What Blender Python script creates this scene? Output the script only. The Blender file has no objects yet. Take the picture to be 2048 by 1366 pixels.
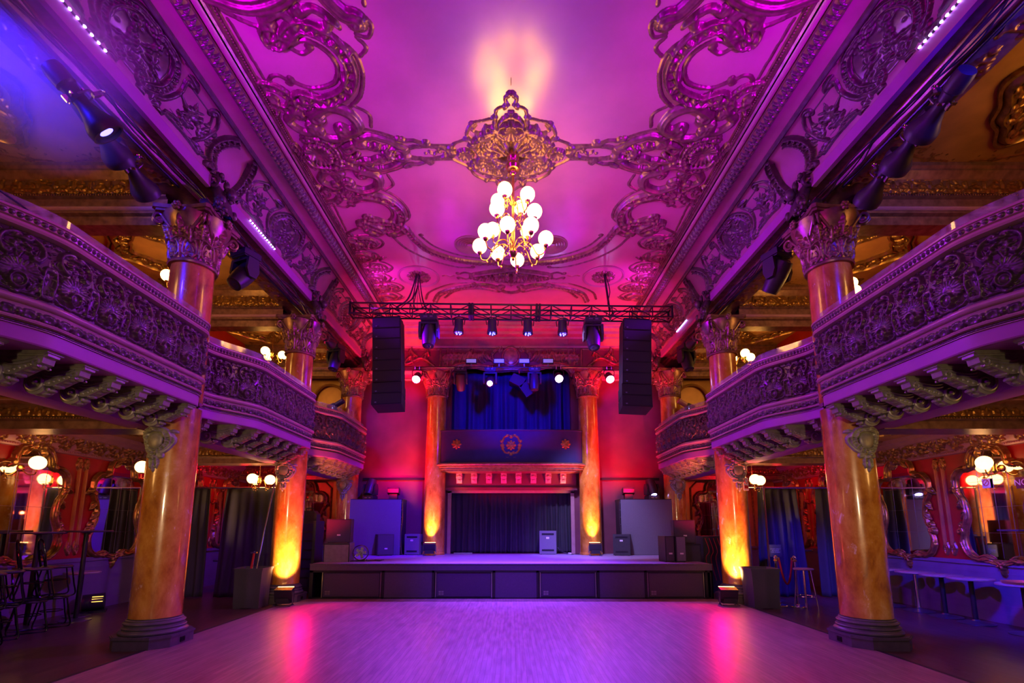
import bpy, bmesh, math, random
import numpy as np
from mathutils import Vector, Matrix
PI = math.pi
sc = bpy.context.scene
C = sc.collection
random.seed(7)
# ------------------------------------------------------------------ materials
def newmat(name):
    m = bpy.data.materials.new(name); m.use_nodes = True
    n = m.node_tree.nodes; b = n['Principled BSDF']
    return m, n, m.node_tree.links, b
def pm(name, col, rough=.5, metal=0., var=0., scale=8., bump=0., bscale=60., coat=0., emit=None, estr=0.):
    m, n, l, b = newmat(name)
    b.inputs['Base Color'].default_value = (*col, 1)
    b.inputs['Roughness'].default_value = rough
    b.inputs['Metallic'].default_value = metal
    if coat: b.inputs['Coat Weight'].default_value = coat; b.inputs['Coat Roughness'].default_value = .12
    if emit: b.inputs['Emission Color'].default_value = (*emit, 1); b.inputs['Emission Strength'].default_value = estr
    tc = n.new('ShaderNodeTexCoord')
    if var:
        t = n.new('ShaderNodeTexNoise'); t.inputs['Scale'].default_value = scale; t.inputs['Detail'].default_value = 4
        l.new(tc.outputs['Object'], t.inputs['Vector'])
        r = n.new('ShaderNodeValToRGB')
        r.color_ramp.elements[0].position = .3; r.color_ramp.elements[1].position = .7
        r.color_ramp.elements[0].color = (*[c*(1-var) for c in col], 1)
        r.color_ramp.elements[1].color = (*[min(1, c*(1+var*.6)) for c in col], 1)
        l.new(t.outputs['Fac'], r.inputs['Fac']); l.new(r.outputs['Color'], b.inputs['Base Color'])
    if bump:
        t = n.new('ShaderNodeTexNoise'); t.inputs['Scale'].default_value = bscale; t.inputs['Detail'].default_value = 3
        l.new(tc.outputs['Object'], t.inputs['Vector'])
        u = n.new('ShaderNodeBump'); u.inputs['Strength'].default_value = bump; u.inputs['Distance'].default_value = .02
        l.new(t.outputs['Fac'], u.inputs['Height']); l.new(u.outputs['Normal'], b.inputs['Normal'])
    return m
def em(name, col, s):
    m, n, l, b = newmat(name)
    b.inputs['Base Color'].default_value = (*col, 1); b.inputs['Roughness'].default_value = .3
    b.inputs['Emission Color'].default_value = (*col, 1); b.inputs['Emission Strength'].default_value = s
    return m
def floor_mat(name, c1, c2, pw, rough, vert=True):
    m, n, l, b = newmat(name)
    tc = n.new('ShaderNodeTexCoord'); mp = n.new('ShaderNodeMapping')
    if vert: mp.inputs['Rotation'].default_value = (0, 0, PI/2)
    br = n.new('ShaderNodeTexBrick'); br.inputs['Scale'].default_value = 1
    br.inputs['Brick Width'].default_value = 1.1; br.inputs['Row Height'].default_value = pw
    br.inputs['Mortar Size'].default_value = .0016; br.inputs['Color1'].default_value = (*c1, 1)
    br.inputs['Color2'].default_value = (*c2, 1); br.inputs['Mortar'].default_value = (*[c*.45 for c in c2], 1)
    ns = n.new('ShaderNodeTexNoise'); ns.inputs['Scale'].default_value = 3; ns.inputs['Detail'].default_value = 6
    mp2 = n.new('ShaderNodeMapping'); mp2.inputs['Scale'].default_value = (8, .8, 1)
    mx = n.new('ShaderNodeMixRGB'); mx.blend_type = 'MULTIPLY'; mx.inputs['Fac'].default_value = .55
    cr = n.new('ShaderNodeValToRGB'); cr.color_ramp.elements[0].position = .35; cr.color_ramp.elements[0].color = (.45, .45, .45, 1); cr.color_ramp.elements[1].position = .6
    l.new(tc.outputs['Object'], mp.inputs['Vector']); l.new(mp.outputs['Vector'], br.inputs['Vector'])
    l.new(tc.outputs['Object'], mp2.inputs['Vector']); l.new(mp2.outputs['Vector'], ns.inputs['Vector'])
    l.new(ns.outputs['Fac'], cr.inputs['Fac']); l.new(br.outputs['Color'], mx.inputs['Color1']); l.new(cr.outputs['Color'], mx.inputs['Color2'])
    l.new(mx.outputs['Color'], b.inputs['Base Color'])
    mr = n.new('ShaderNodeMapRange'); mr.inputs['To Min'].default_value = rough-.08; mr.inputs['To Max'].default_value = rough+.12
    l.new(ns.outputs['Fac'], mr.inputs['Value']); l.new(mr.outputs['Result'], b.inputs['Roughness'])
    bp = n.new('ShaderNodeBump'); bp.inputs['Strength'].default_value = .25; bp.inputs['Distance'].default_value = .004
    l.new(br.outputs['Fac'], bp.inputs['Height']); l.new(bp.outputs['Normal'], b.inputs['Normal'])
    return m
def marble_mat():
    m, n, l, b = newmat('column_scagliola')
    tc = n.new('ShaderNodeTexCoord'); mp = n.new('ShaderNodeMapping'); mp.inputs['Scale'].default_value = (1, 1, .55)
    l.new(tc.outputs['Object'], mp.inputs['Vector'])
    a = n.new('ShaderNodeTexNoise'); a.inputs['Scale'].default_value = 2.6; a.inputs['Detail'].default_value = 10; a.inputs['Roughness'].default_value = .68; a.inputs['Distortion'].default_value = .25
    r = n.new('ShaderNodeValToRGB'); e = r.color_ramp.elements
    e[0].position = .30; e[0].color = (.20, .05, .008, 1); e[1].position = .72; e[1].color = (.80, .52, .20, 1)
    x = e.new(.45); x.color = (.48, .20, .02, 1); x = e.new(.58); x.color = (.64, .34, .05, 1)
    v = n.new('ShaderNodeTexNoise'); v.inputs['Scale'].default_value = 9; v.inputs['Detail'].default_value = 12; v.inputs['Roughness'].default_value = .75; v.inputs['Distortion'].default_value = .5
    r2 = n.new('ShaderNodeValToRGB'); r2.color_ramp.elements[0].position = .60; r2.color_ramp.elements[0].color = (0, 0, 0, 1); r2.color_ramp.elements[1].position = .72
    mx = n.new('ShaderNodeMixRGB'); mx.inputs['Color2'].default_value = (.85, .68, .48, 1)
    l.new(mp.outputs['Vector'], a.inputs['Vector']); l.new(mp.outputs['Vector'], v.inputs['Vector'])
    l.new(a.outputs['Fac'], r.inputs['Fac']); l.new(v.outputs['Fac'], r2.inputs['Fac'])
    l.new(r2.outputs['Color'], mx.inputs['Fac']); l.new(r.outputs['Color'], mx.inputs['Color1'])
    l.new(mx.outputs['Color'], b.inputs['Base Color'])
    b.inputs['Roughness'].default_value = .25; b.inputs['Coat Weight'].default_value = 1.; b.inputs['Coat Roughness'].default_value = .09
    bp = n.new('ShaderNodeBump'); bp.inputs['Strength'].default_value = .12; bp.inputs['Distance'].default_value = .02
    l.new(v.outputs['Fac'], bp.inputs['Height']); l.new(bp.outputs['Normal'], b.inputs['Normal'])
    return m
def ceil_mat():
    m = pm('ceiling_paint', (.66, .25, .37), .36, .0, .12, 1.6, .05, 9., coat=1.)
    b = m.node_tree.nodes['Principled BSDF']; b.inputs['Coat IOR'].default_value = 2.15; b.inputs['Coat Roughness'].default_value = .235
    return m
def glass_mat():
    m, n, l, b = newmat('acrylic_clear')
    n.remove(b); o = n['Material Output']
    tr = n.new('ShaderNodeBsdfTransparent'); tr.inputs['Color'].default_value = (.9, .9, .9, 1)
    df = n.new('ShaderNodeBsdfDiffuse'); df.inputs['Color'].default_value = (.8, .8, .8, 1)
    gl = n.new('ShaderNodeBsdfGlossy'); gl.inputs['Roughness'].default_value = .08
    tc = n.new('ShaderNodeTexCoord'); ns = n.new('ShaderNodeTexNoise'); ns.inputs['Scale'].default_value = 14; ns.inputs['Detail'].default_value = 8
    l.new(tc.outputs['Object'], ns.inputs['Vector'])
    mr = n.new('ShaderNodeMapRange'); mr.inputs['From Min'].default_value = .35; mr.inputs['From Max'].default_value = .75; mr.inputs['To Min'].default_value = .04; mr.inputs['To Max'].default_value = .3
    l.new(ns.outputs['Fac'], mr.inputs['Value'])
    m1 = n.new('ShaderNodeMixShader'); m2 = n.new('ShaderNodeMixShader'); m2.inputs['Fac'].default_value = .12
    l.new(mr.outputs['Result'], m1.inputs['Fac']); l.new(tr.outputs[0], m1.inputs[1]); l.new(df.outputs[0], m1.inputs[2])
    l.new(m1.outputs[0], m2.inputs[1]); l.new(gl.outputs[0], m2.inputs[2]); l.new(m2.outputs[0], o.inputs['Surface'])
    return m
M = {}
M['gilt'] = pm('antique_gilt', (.36, .20, .06), .34, .7, .45, 14)
M['giltred'] = pm('bronze_relief', (.30, .18, .13), .34, .55, .4, 10)
M['relief'] = pm('relief_paint', (.125, .09, .09), .34, .4, .35, 12)
M['greenish'] = pm('bracket_paint', (.30, .30, .20), .42, .25, .3, 12)
M['mould'] = pm('moulding_paint', (.46, .25, .26), .35, .1, .12, 6)
M['board'] = pm('board_paint', (.40, .10, .34), .5, 0, .06, 5)
M['ceil'] = ceil_mat()
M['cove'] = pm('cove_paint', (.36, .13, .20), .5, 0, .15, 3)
M['goldceil'] = pm('gallery_ceiling_gold', (.52, .27, .08), .38, .25, .25, 2.5, .1, 12)
M['marble'] = marble_mat()
M['plinth'] = pm('plinth_grey', (.10, .10, .12), .38, 0, .2, 10)
M['red'] = pm('red_wall_paint', (.42, .015, .012), .42, 0, .2, 2.5, .08, 30)
M['dado'] = pm('dado_grey', (.16, .13, .20), .5, 0, .12, 4)
M['wallstage'] = pm('stage_wall_dark', (.17, .035, .06), .62, 0, .2, 2)
M['floor'] = floor_mat('dance_floor_maple', (.42, .25, .25), (.34, .20, .21), .057, .33)
M['floor2'] = floor_mat('aisle_floor_dark', (.10, .055, .045), (.075, .04, .033), .08, .30)
M['deck'] = pm('stage_deck', (.30, .25, .40), .5, 0, .12, 5)
M['black'] = pm('black_metal', (.018, .018, .024), .38, .3)
M['blackp'] = pm('black_plastic', (.022, .022, .028), .45)
M['truss'] = pm('truss_black', (.03, .03, .04), .35, .6)
M['skirt'] = pm('skirt_paint', (.085, .08, .11), .5, 0, .1, 30, .2, 200)
M['cab'] = pm('speaker_paint', (.035, .035, .045), .55, 0, .1, 30, .2, 200)
M['grille'] = pm('speaker_grille', (.075, .07, .09), .5, .1, .3, 160, .4, 300)
M['array'] = pm('array_paint', (.008, .008, .010), .6)
M['tube'] = pm('dark_bent_tube', (.025, .025, .04), .22, .9)
M['scrim'] = pm('scrim_cloth', (.17, .16, .20), .8, 0, .06, 40)
M['velvet'] = pm('black_drape', (.035, .032, .045), .85, 0, .1, 6)
M['blue'] = pm('upper_drape', (.03, .03, .13), .85, 0, .1, 6)
M['chrome'] = pm('chrome', (.75, .75, .78), .15, 1.)
M['steel'] = pm('dark_steel', (.25, .25, .28), .3, .9)
M['brass'] = pm('brass', (.75, .48, .14), .25, 1.)
M['rope'] = pm('red_velvet_rope', (.45, .01, .02), .7)
M['top'] = pm('table_top', (.30, .26, .24), .35, 0, .15, 12)
M['mirror'] = pm('mirror_glass', (.85, .83, .80), .03, 1.)
M['white'] = pm('white_label', (.8, .8, .8), .5)
M['cover'] = pm('bin_cover', (.06, .06, .07), .75, 0, .1, 60)
M['lensd'] = pm('lens_dark', (.05, .05, .12), .08, .2, coat=1)
M['globe'] = em('globe_glow', (1., .47, .12), 15.)
M['globes'] = em('small_globe_glow', (1., .50, .12), 15.)
M['globel'] = em('low_globe_glow', (1., .52, .17), 6.)
M['ledw'] = em('led_dots', (.45, .35, 1.), 26.)
M['lamp'] = em('lamp_beam_face', (.42, .33, 1.), 60.)
M['lampb'] = em('lamp_blue_face', (.12, .10, 1.), 8.)
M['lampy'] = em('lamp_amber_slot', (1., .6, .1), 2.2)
M['lampr'] = em('red_tip', (1., .12, .04), 30.)
M['lampo'] = em('wash_face', (1., .42, .12), 14.)
M['panel'] = em('panel_lens', (.30, .28, .75), .55)
M['glass'] = glass_mat()
# ------------------------------------------------------------------ mesh helpers
class MB:
    def __init__(s): s.v = []; s.f = []; s.n = 0
    def add(s, v, f):
        v = np.asarray(v, float).reshape(-1, 3)
        s.v.append(v); s.f += [tuple(i+s.n for i in q) for q in f]; s.n += len(v); return s
    def box(s, c, d, rot=None, piv=None):
        x, y, z = [k/2 for k in d]
        v = np.array([(-x,-y,-z),(x,-y,-z),(x,y,-z),(-x,y,-z),(-x,-y,z),(x,-y,z),(x,y,z),(-x,y,z)])
        if rot is not None: v = v @ np.array(rot.to_3x3()).T
        v = v+np.array(c)
        return s.add(v, [(0,3,2,1),(4,5,6,7),(0,1,5,4),(1,2,6,5),(2,3,7,6),(3,0,4,7)])
    def b2(s, x0, x1, y0, y1, z0, z1): return s.box(((x0+x1)/2, (y0+y1)/2, (z0+z1)/2), (abs(x1-x0), abs(y1-y0), abs(z1-z0)))
    def lathe(s, prof, n=32, c=(0, 0, 0), M3=None, cap=True):
        k = len(prof); a = np.arange(n)*2*PI/n; P = np.array(prof, float)
        v = np.stack([np.outer(P[:,0], np.cos(a)), np.outer(P[:,0], np.sin(a)), np.repeat(P[:,1:2], n, 1)], -1).reshape(-1, 3)
        f = [(i*n+j, i*n+(j+1)%n, (i+1)*n+(j+1)%n, (i+1)*n+j) for i in range(k-1) for j in range(n)]
        if cap: f += [tuple(range(n))[::-1], tuple((k-1)*n+j for j in range(n))]
        if M3 is not None: v = v @ np.array(M3.to_3x3()).T
        return s.add(v+np.array(c), f)
    def tube(s, pts, r, n=8, closed=False, cap=True):
        P = np.array(pts, float); m = len(P)
        R = np.full(m, float(r)) if np.isscalar(r) else np.array(r, float)
        T = np.gradient(P, axis=0) if not closed else np.roll(P, -1, 0)-np.roll(P, 1, 0)
        T /= np.linalg.norm(T, axis=1)[:, None]+1e-9
        u = np.cross(T[0], (0, 0, 1.)); 
        if np.linalg.norm(u) < .1: u = np.cross(T[0], (0, 1., 0))
        u /= np.linalg.norm(u); a = np.arange(n)*2*PI/n; vs = []
        for i in range(m):
            u = u-T[i]*np.dot(u, T[i]); u /= np.linalg.norm(u)+1e-9; w = np.cross(T[i], u)
            vs.append(P[i]+R[i]*(np.outer(np.cos(a), u)+np.outer(np.sin(a), w)))
        f = [(i*n+j, i*n+(j+1)%n, ((i+1)%m)*n+(j+1)%n, ((i+1)%m)*n+j) for i in range(m if closed else m-1) for j in range(n)]
        if cap and not closed: f += [tuple(range(n))[::-1], tuple((m-1)*n+j for j in range(n))]
        return s.add(np.concatenate(vs), f)
    def cyl(s, p0, p1, r, n=16, r1=None):
        return s.tube([p0, p1], [r, r if r1 is None else r1], n)
    def sphere(s, c, r, n=16, m=10, sc=(1, 1, 1)):
        v = [(0, 0, 1)]
        for i in range(1, m):
            t = PI*i/m
            for j in range(n): v.append((math.sin(t)*math.cos(2*PI*j/n), math.sin(t)*math.sin(2*PI*j/n), math.cos(t)))
        v.append((0, 0, -1)); v = np.array(v)*r*np.array(sc)+np.array(c)
        f = [(0, 1+j, 1+(j+1)%n) for j in range(n)]
        for i in range(m-2):
            for j in range(n): a = 1+i*n; f.append((a+j, a+n+j, a+n+(j+1)%n, a+(j+1)%n))
        a = 1+(m-2)*n; f += [(a+j, len(v)-1, a+(j+1)%n) for j in range(n)]
        return s.add(v, f)
    def prism(s, poly, h0, h1, axis='z', c=(0, 0, 0), rot=None):
        k = len(poly); v = []
        for h in (h0, h1):
            for (a, b) in poly: v.append({'z': (a, b, h), 'y': (a, h, b), 'x': (h, a, b)}[axis])
        v = np.array(v, float)
        if rot is not None: v = v @ np.array(rot.to_3x3()).T
        f = [(i, (i+1)%k, k+(i+1)%k, k+i) for i in range(k)]+[tuple(range(k))[::-1], tuple(range(k, 2*k))]
        return s.add(v+np.array(c), f)
    def grid(s, X, closed=False, closeu=False):
        X = np.asarray(X); m, n = X.shape[:2]
        f = [(i*n+j, i*n+(j+1)%n, ((i+1)%m)*n+(j+1)%n, ((i+1)%m)*n+j) for i in range(m if closeu else m-1) for j in range(n if closed else n-1)]
        return s.add(X.reshape(-1, 3), f)
    def obj(s, name, m, parent=None, smooth=True, ang=35, loc=None):
        me = bpy.data.meshes.new(name)
        V = np.concatenate(s.v) if s.v else np.zeros((0, 3))
        me.from_pydata(V.tolist(), [], s.f); me.update()
        bm = bmesh.new(); bm.from_mesh(me); bmesh.ops.recalc_face_normals(bm, faces=bm.faces); bm.to_mesh(me); bm.free()
        return link(name, me, m, parent, smooth, ang, loc)
def link(name, me, m, parent=None, smooth=True, ang=35, loc=None):
    o = bpy.data.objects.new(name, me); C.objects.link(o)
    me.materials.append(M[m] if isinstance(m, str) else m)
    if smooth:
        me.polygons.foreach_set('use_smooth', [True]*len(me.polygons))
        if ang: me.set_sharp_from_angle(angle=math.radians(ang))
    if loc: o.location = loc
    if parent is not None: o.parent = parent
    return o
def fastmesh(name, V, F):
    me = bpy.data.meshes.new(name); V = np.ascontiguousarray(V, np.float32); F = np.ascontiguousarray(F, np.int32)
    me.vertices.add(len(V)); me.vertices.foreach_set('co', V.ravel())
    me.loops.add(F.size); me.loops.foreach_set('vertex_index', F.ravel())
    me.polygons.add(len(F)); me.polygons.foreach_set('loop_start', np.arange(len(F), dtype=np.int32)*4)
    me.update(calc_edges=True); return me
def thing(name, label, cat, loc=(0, 0, 0), rotz=0, group=None):
    o = bpy.data.objects.new(name, None); C.objects.link(o); o.empty_display_size = .1
    o.location = loc; o.rotation_euler = (0, 0, rotz); o['label'] = label; o['category'] = cat
    if group: o['group'] = group
    return o
def tag(o, label, cat, group=None):
    o['label'] = label; o['category'] = cat
    if group: o['group'] = group
    return o
def struct(o, label=None):
    o['kind'] = 'structure'
    if label: o['label'] = label
    return o
def dup(root, loc=None, rotz=None, label=None, group=None):
    r = root.copy(); C.objects.link(r)
    if loc is not None: r.location = loc
    if rotz is not None: r.rotation_euler = (0, 0, rotz)
    if label: r['label'] = label
    if group: r['group'] = group
    for ch in list(root.children):
        c = ch.copy(); C.objects.link(c); c.parent = r
        for g in list(ch.children):
            d = g.copy(); C.objects.link(d); d.parent = c
    return r
def sweep(path, prof, closed=False):
    """path: list of (x,y) with outward normal to the right hand side; prof: list of (out, z)."""
    P = np.array(path, float); T = np.gradient(P, axis=0); T /= np.linalg.norm(T, axis=1)[:, None]
    N = np.stack([T[:,1], -T[:,0]], -1)
    G = np.zeros((len(P), len(prof), 3))
    for j, (o, z) in enumerate(prof): G[:, j, :2] = P+N*o; G[:, j, 2] = z
    return G
# ------------------------------------------------------------------ stucco relief as a height field turned into real mesh
def cr(pts, n=14, closed=False):
    P = [np.array(p, float) for p in pts]
    Q = [P[0]*2-P[1]]+P+[P[-1]*2-P[-2]] if not closed else [P[-1]]+P+[P[0], P[1]]
    out = []
    for i in range(1, len(Q)-2):
        for k in range(n):
            t = k/n; a, b, c, d = Q[i-1:i+3]
            out.append(.5*((2*b)+(-a+c)*t+(2*a-5*b+4*c-d)*t*t+(-a+3*b-3*c+d)*t**3))
    out.append(Q[-2]); return np.array(out)
def curl(P, r, sgn, turns=1.15):
    """append a volute at the end of polyline P"""
    P = [np.array(p) for p in P]; d = P[-1]-P[-2]; a = math.atan2(d[1], d[0]); p = P[-1].copy(); tot = turns*2*PI; th = 0
    while th < tot:
        R = r*(1-.86*th/tot); st = .16
        a += sgn*st; th += st; p = p+R*st*np.array((math.cos(a), math.sin(a))); P.append(p.copy())
    return np.array(P)
def ccurl(P, r0, s0, r1, s1, t0=1.15, t1=1.15):
    Q = curl(P, r1, s1, t1) if r1 else np.array(P)
    if r0: Q = curl(Q[::-1], r0, s0, t0)[::-1]
    return Q
class Rel:
    def __init__(s, u0, u1, v0, v1, res):
        s.u0, s.v0, s.res = u0, v0, res
        s.nu = int(round((u1-u0)/res))+1; s.nv = int(round((v1-v0)/res))+1; s.H = np.zeros(s.nu*s.nv)
    def put(s, u, v, h):
        i = np.rint((u-s.u0)/s.res).astype(int); j = np.rint((v-s.v0)/s.res).astype(int)
        k = (i >= 0)&(i < s.nu)&(j >= 0)&(j < s.nv); np.maximum.at(s.H, j[k]*s.nu+i[k], h[k])
    def stroke(s, P, w, h, kind='r', taper=(1, 1), mir=None, base=0):
        P = np.array(P, float); d = np.linalg.norm(np.diff(P, axis=0), axis=1); L = np.concatenate([[0], np.cumsum(d)]); tot = L[-1]
        if tot <= 0: return
        n = max(4, int(tot/s.res*1.6)); t = np.linspace(0, tot, n)
        X = np.stack([np.interp(t, L, P[:,0]), np.interp(t, L, P[:,1])], -1)
        T = np.gradient(X, axis=0); T /= np.linalg.norm(T, axis=1)[:, None]+1e-9; N = np.stack([-T[:,1], T[:,0]], -1)
        q = t/tot; W = w*np.minimum(1, np.minimum(taper[0]+(1-taper[0])*q*4, taper[1]+(1-taper[1])*(1-q)*4))
        if kind == 'l': W = W*np.sin(PI*np.clip(q*.85+.12, 0, 1))**.7*(.72+.28*np.abs(np.sin(q*PI*max(3, int(tot/(w*1.1))))))
        m = max(5, int(2*w/s.res*1.8)); uu = np.linspace(-1, 1, m); U, Wg = np.meshgrid(uu, W); Q = np.repeat(t[:, None], m, 1)
        if kind == 'r': pr = np.sqrt(np.clip(1-U*U, 0, 1))
        elif kind == 'b': pr = np.where(np.abs(U) > .62, np.sqrt(np.clip(1-((np.abs(U)-.81)/.19)**2, 0, 1)), .30+.45*np.clip(np.cos(Q/w*4.2), 0, 1)*np.sqrt(np.clip(1-(U/.5)**2, 0, 1)))
        elif kind == 'g': pr = .55*np.sqrt(np.clip(1-U*U, 0, 1))+.45*np.abs(np.cos(U*PI*1.5))*np.sqrt(np.clip(1-U*U, 0, 1))
        elif kind == 'l': pr = (1-np.abs(U)**1.6)*(.62+.38*np.cos(U*9-Q/w*2.2))
        elif kind == 'k': pr = (1-np.abs(U)**2)*(.5+.5*np.abs(np.sin(Q/w*1.7)))
        Hh = base+h*pr*np.clip(Wg/w, .25, 1)
        PX = X[:, None, :]+N[:, None, :]*(Wg*U)[:, :, None]
        s.put(PX[..., 0].ravel(), PX[..., 1].ravel(), Hh.ravel())
        if mir is not None: s.put((2*mir-PX[..., 0]).ravel(), PX[..., 1].ravel(), Hh.ravel())
    def blob(s, x, y, rx, ry, h, fn=None, a=0):
        R = max(rx, ry); g = np.arange(-R, R+s.res, s.res*.7); A, B = np.meshgrid(g, g)
        ca, sa = math.cos(a), math.sin(a); P = (A*ca+B*sa)/rx; Q = (-A*sa+B*ca)/ry; r = np.sqrt(P*P+Q*Q); k = r <= 1
        hh = h*(np.sqrt(np.clip(1-r*r, 0, 1)) if fn is None else fn(r, np.arctan2(Q, P)))
        s.put((x+A)[k], (y+B)[k], hh[k])
    def shell(s, x, y, rx, ry, h, n=13, a=0):
        s.blob(x, y, rx, ry, h, lambda r, t: (.35+.65*np.abs(np.cos(t*n/2)))*(.25+.75*r)*np.where(r > .96-.07*np.abs(np.sin(t*n/2)), 0, 1), a)
    def flower(s, x, y, r, h, n=5, a=0):
        s.blob(x, y, r, r, h, lambda q, t: np.where(q < .3, np.sqrt(np.clip(1-(q/.34)**2, 0, 1)), (.55+.35*np.abs(np.cos(t*n/2+a)))*np.where(q > .55+.45*np.abs(np.cos(t*n/2+a)), 0, 1)))
    def leaf(s, x, y, a, L, w, h, bend=.8, mir=None):
        P = [(x, y)]; 
        for i in range(12): a += bend/12; x += L/12*math.cos(a); y += L/12*math.sin(a); P.append((x, y))
        s.stroke(P, w, h, 'l', mir=mir); s.stroke(P, w*.16, h*1.15, 'r', (1, .2), mir=mir)
    def sprig(s, x, y, a, L, w, h, sg=1, n=4, mir=None):
        P = [(x, y)]; A = a
        for i in range(24): A += sg*.09; P.append((P[-1][0]+L/24*math.cos(A), P[-1][1]+L/24*math.sin(A)))
        P = curl(P, L*.16, sg, 1.1); s.stroke(P, w, h, 'g', (.6, .3), mir=mir)
        s.blob(P[-1][0], P[-1][1], w*1.3, w*1.3, h*1.1)
        if mir is not None: s.blob(2*mir-P[-1][0], P[-1][1], w*1.3, w*1.3, h*1.1)
        for i in range(n):
            q = P[4+int(20*i/n)]; a2 = a+sg*.09*(4+20*i/n)
            s.leaf(q[0], q[1], a2-sg*.7, L*.30, w*1.5, h*.9, -sg*1.2, mir); s.leaf(q[0], q[1], a2+sg*.9, L*.2, w*1.2, h*.8, sg*1.3, mir)
    def blur(s, k=1):
        H = s.H.reshape(s.nv, s.nu)
        for _ in range(k):
            H = (H+np.roll(H, 1, 0)+np.roll(H, -1, 0))/3; H = (H+np.roll(H, 1, 1)+np.roll(H, -1, 1))/3
        s.H = H.ravel()
    def mesh(s, name, fn, thr=.001, sink=.003, flip=False):
        H = s.H.reshape(s.nv, s.nu); u = s.u0+np.arange(s.nu)*s.res; v = s.v0+np.arange(s.nv)*s.res
        U, V = np.meshgrid(u, v); P, N = fn(U, V); X = P+N*(H-sink)[..., None]
        idx = np.arange(s.nu*s.nv).reshape(s.nv, s.nu)
        F = np.stack([idx[:-1, :-1], idx[:-1, 1:], idx[1:, 1:], idx[1:, :-1]], -1).reshape(-1, 4)
        if flip: F = F[:, ::-1]
        if thr is not None: F = F[(s.H[F] > thr).any(1)]
        used = np.unique(F); mp = np.full(s.nu*s.nv, -1); mp[used] = np.arange(len(used))
        return fastmesh(name, X.reshape(-1, 3)[used], mp[F])
def flatfn(o, eu, ev):
    o = np.array(o, float); eu = np.array(eu, float); ev = np.array(ev, float); n = np.cross(eu, ev)
    return lambda U, V: (o+U[..., None]*eu+V[..., None]*ev, np.broadcast_to(n, U.shape+(3,)))
# ------------------------------------------------------------------ the hall
YB, YF = 14.9, -5.0          # back wall, wall behind the camera
COLY = [6.9, 10.7, 14.42]
WX, CX, ZC = 8.2, 4.91, 7.9
o = MB().b2(-WX, WX, YF, YB+1.3, -.12, 0).obj('floor', 'floor2', smooth=False); struct(o, 'dark worn wood floor of the side aisles')
o = MB().b2(-4.70, 4.70, YF, 10.93, 0.0, .012).obj('floor', 'floor', smooth=False); struct(o, 'pale maple dance floor in front of the stage')
for s in (-1, 1):
    o = MB().b2(s*4.70, s*4.745, YF, 10.93, 0, .016).obj('trim', 'blackp', smooth=False); struct(o, 'dark edge strip of the dance floor')
# side walls with dado, chair rail and baseboard
for s, nm in ((-1, 'wall_left'), (1, 'wall_right')):
    o = MB().b2(s*WX, s*(WX+.15), YF, YB+.1, 0, 7.2).obj(nm, 'red', smooth=False); struct(o)
    d = MB().b2(s*(WX-.03), s*WX, YF, YB, 0, .93).obj('dado', 'dado', o, False)
    mb = MB()
    for o_, z0, z1 in ((.06, .93, .965), (.05, .965, 1.0), (.035, .80, .82), (.045, .0, .16), (.038, .16, .19), (.034, .28, .30)): mb.b2(s*(WX-o_), s*WX, YF, YB, z0, z1)
    mb.obj('rail_moulding', 'dado', o, False)
o = MB().b2(-WX, WX, YF-.15, YF, 0, 8).obj('wall_front', 'red', smooth=False); struct(o)
mb = MB()
for s in (-1, 1): mb.b2(s*1.9, s*WX, YB, YB+.25, 0, 8.1)
mb.b2(-1.9, 1.9, YB, YB+.25, 2.62, 4.1); mb.b2(-1.9, 1.9, YB, YB+.25, 6.72, 8.1); mb.b2(-1.9, 1.9, YB, YB+.25, 0, .76)
mb.b2(-WX, WX, YB+1.15, YB+1.3, 0, 8.1)
wb = mb.obj('wall_back', 'wallstage', smooth=False); struct(wb)
mb = MB()
for s in (-1, 1):
    MB().b2(s*2.62, s*4.6, YB-.04, YB, 3.0, 3.07).obj('dark_ledge', 'array', wb, False); mb.b2(s*1.84, s*1.95, YB-.05, YB+.02, .76, 2.66)
mb.b2(-1.95, 1.95, YB-.05, YB+.02, 2.60, 2.68)
mb.obj('wall_moulding', 'mould', wb, False)
# main ceiling plane
cl = MB().b2(-3.95, 3.95, YF, YB, ZC, ZC+.1).obj('ceiling', 'ceil', smooth=False); struct(cl)
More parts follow.
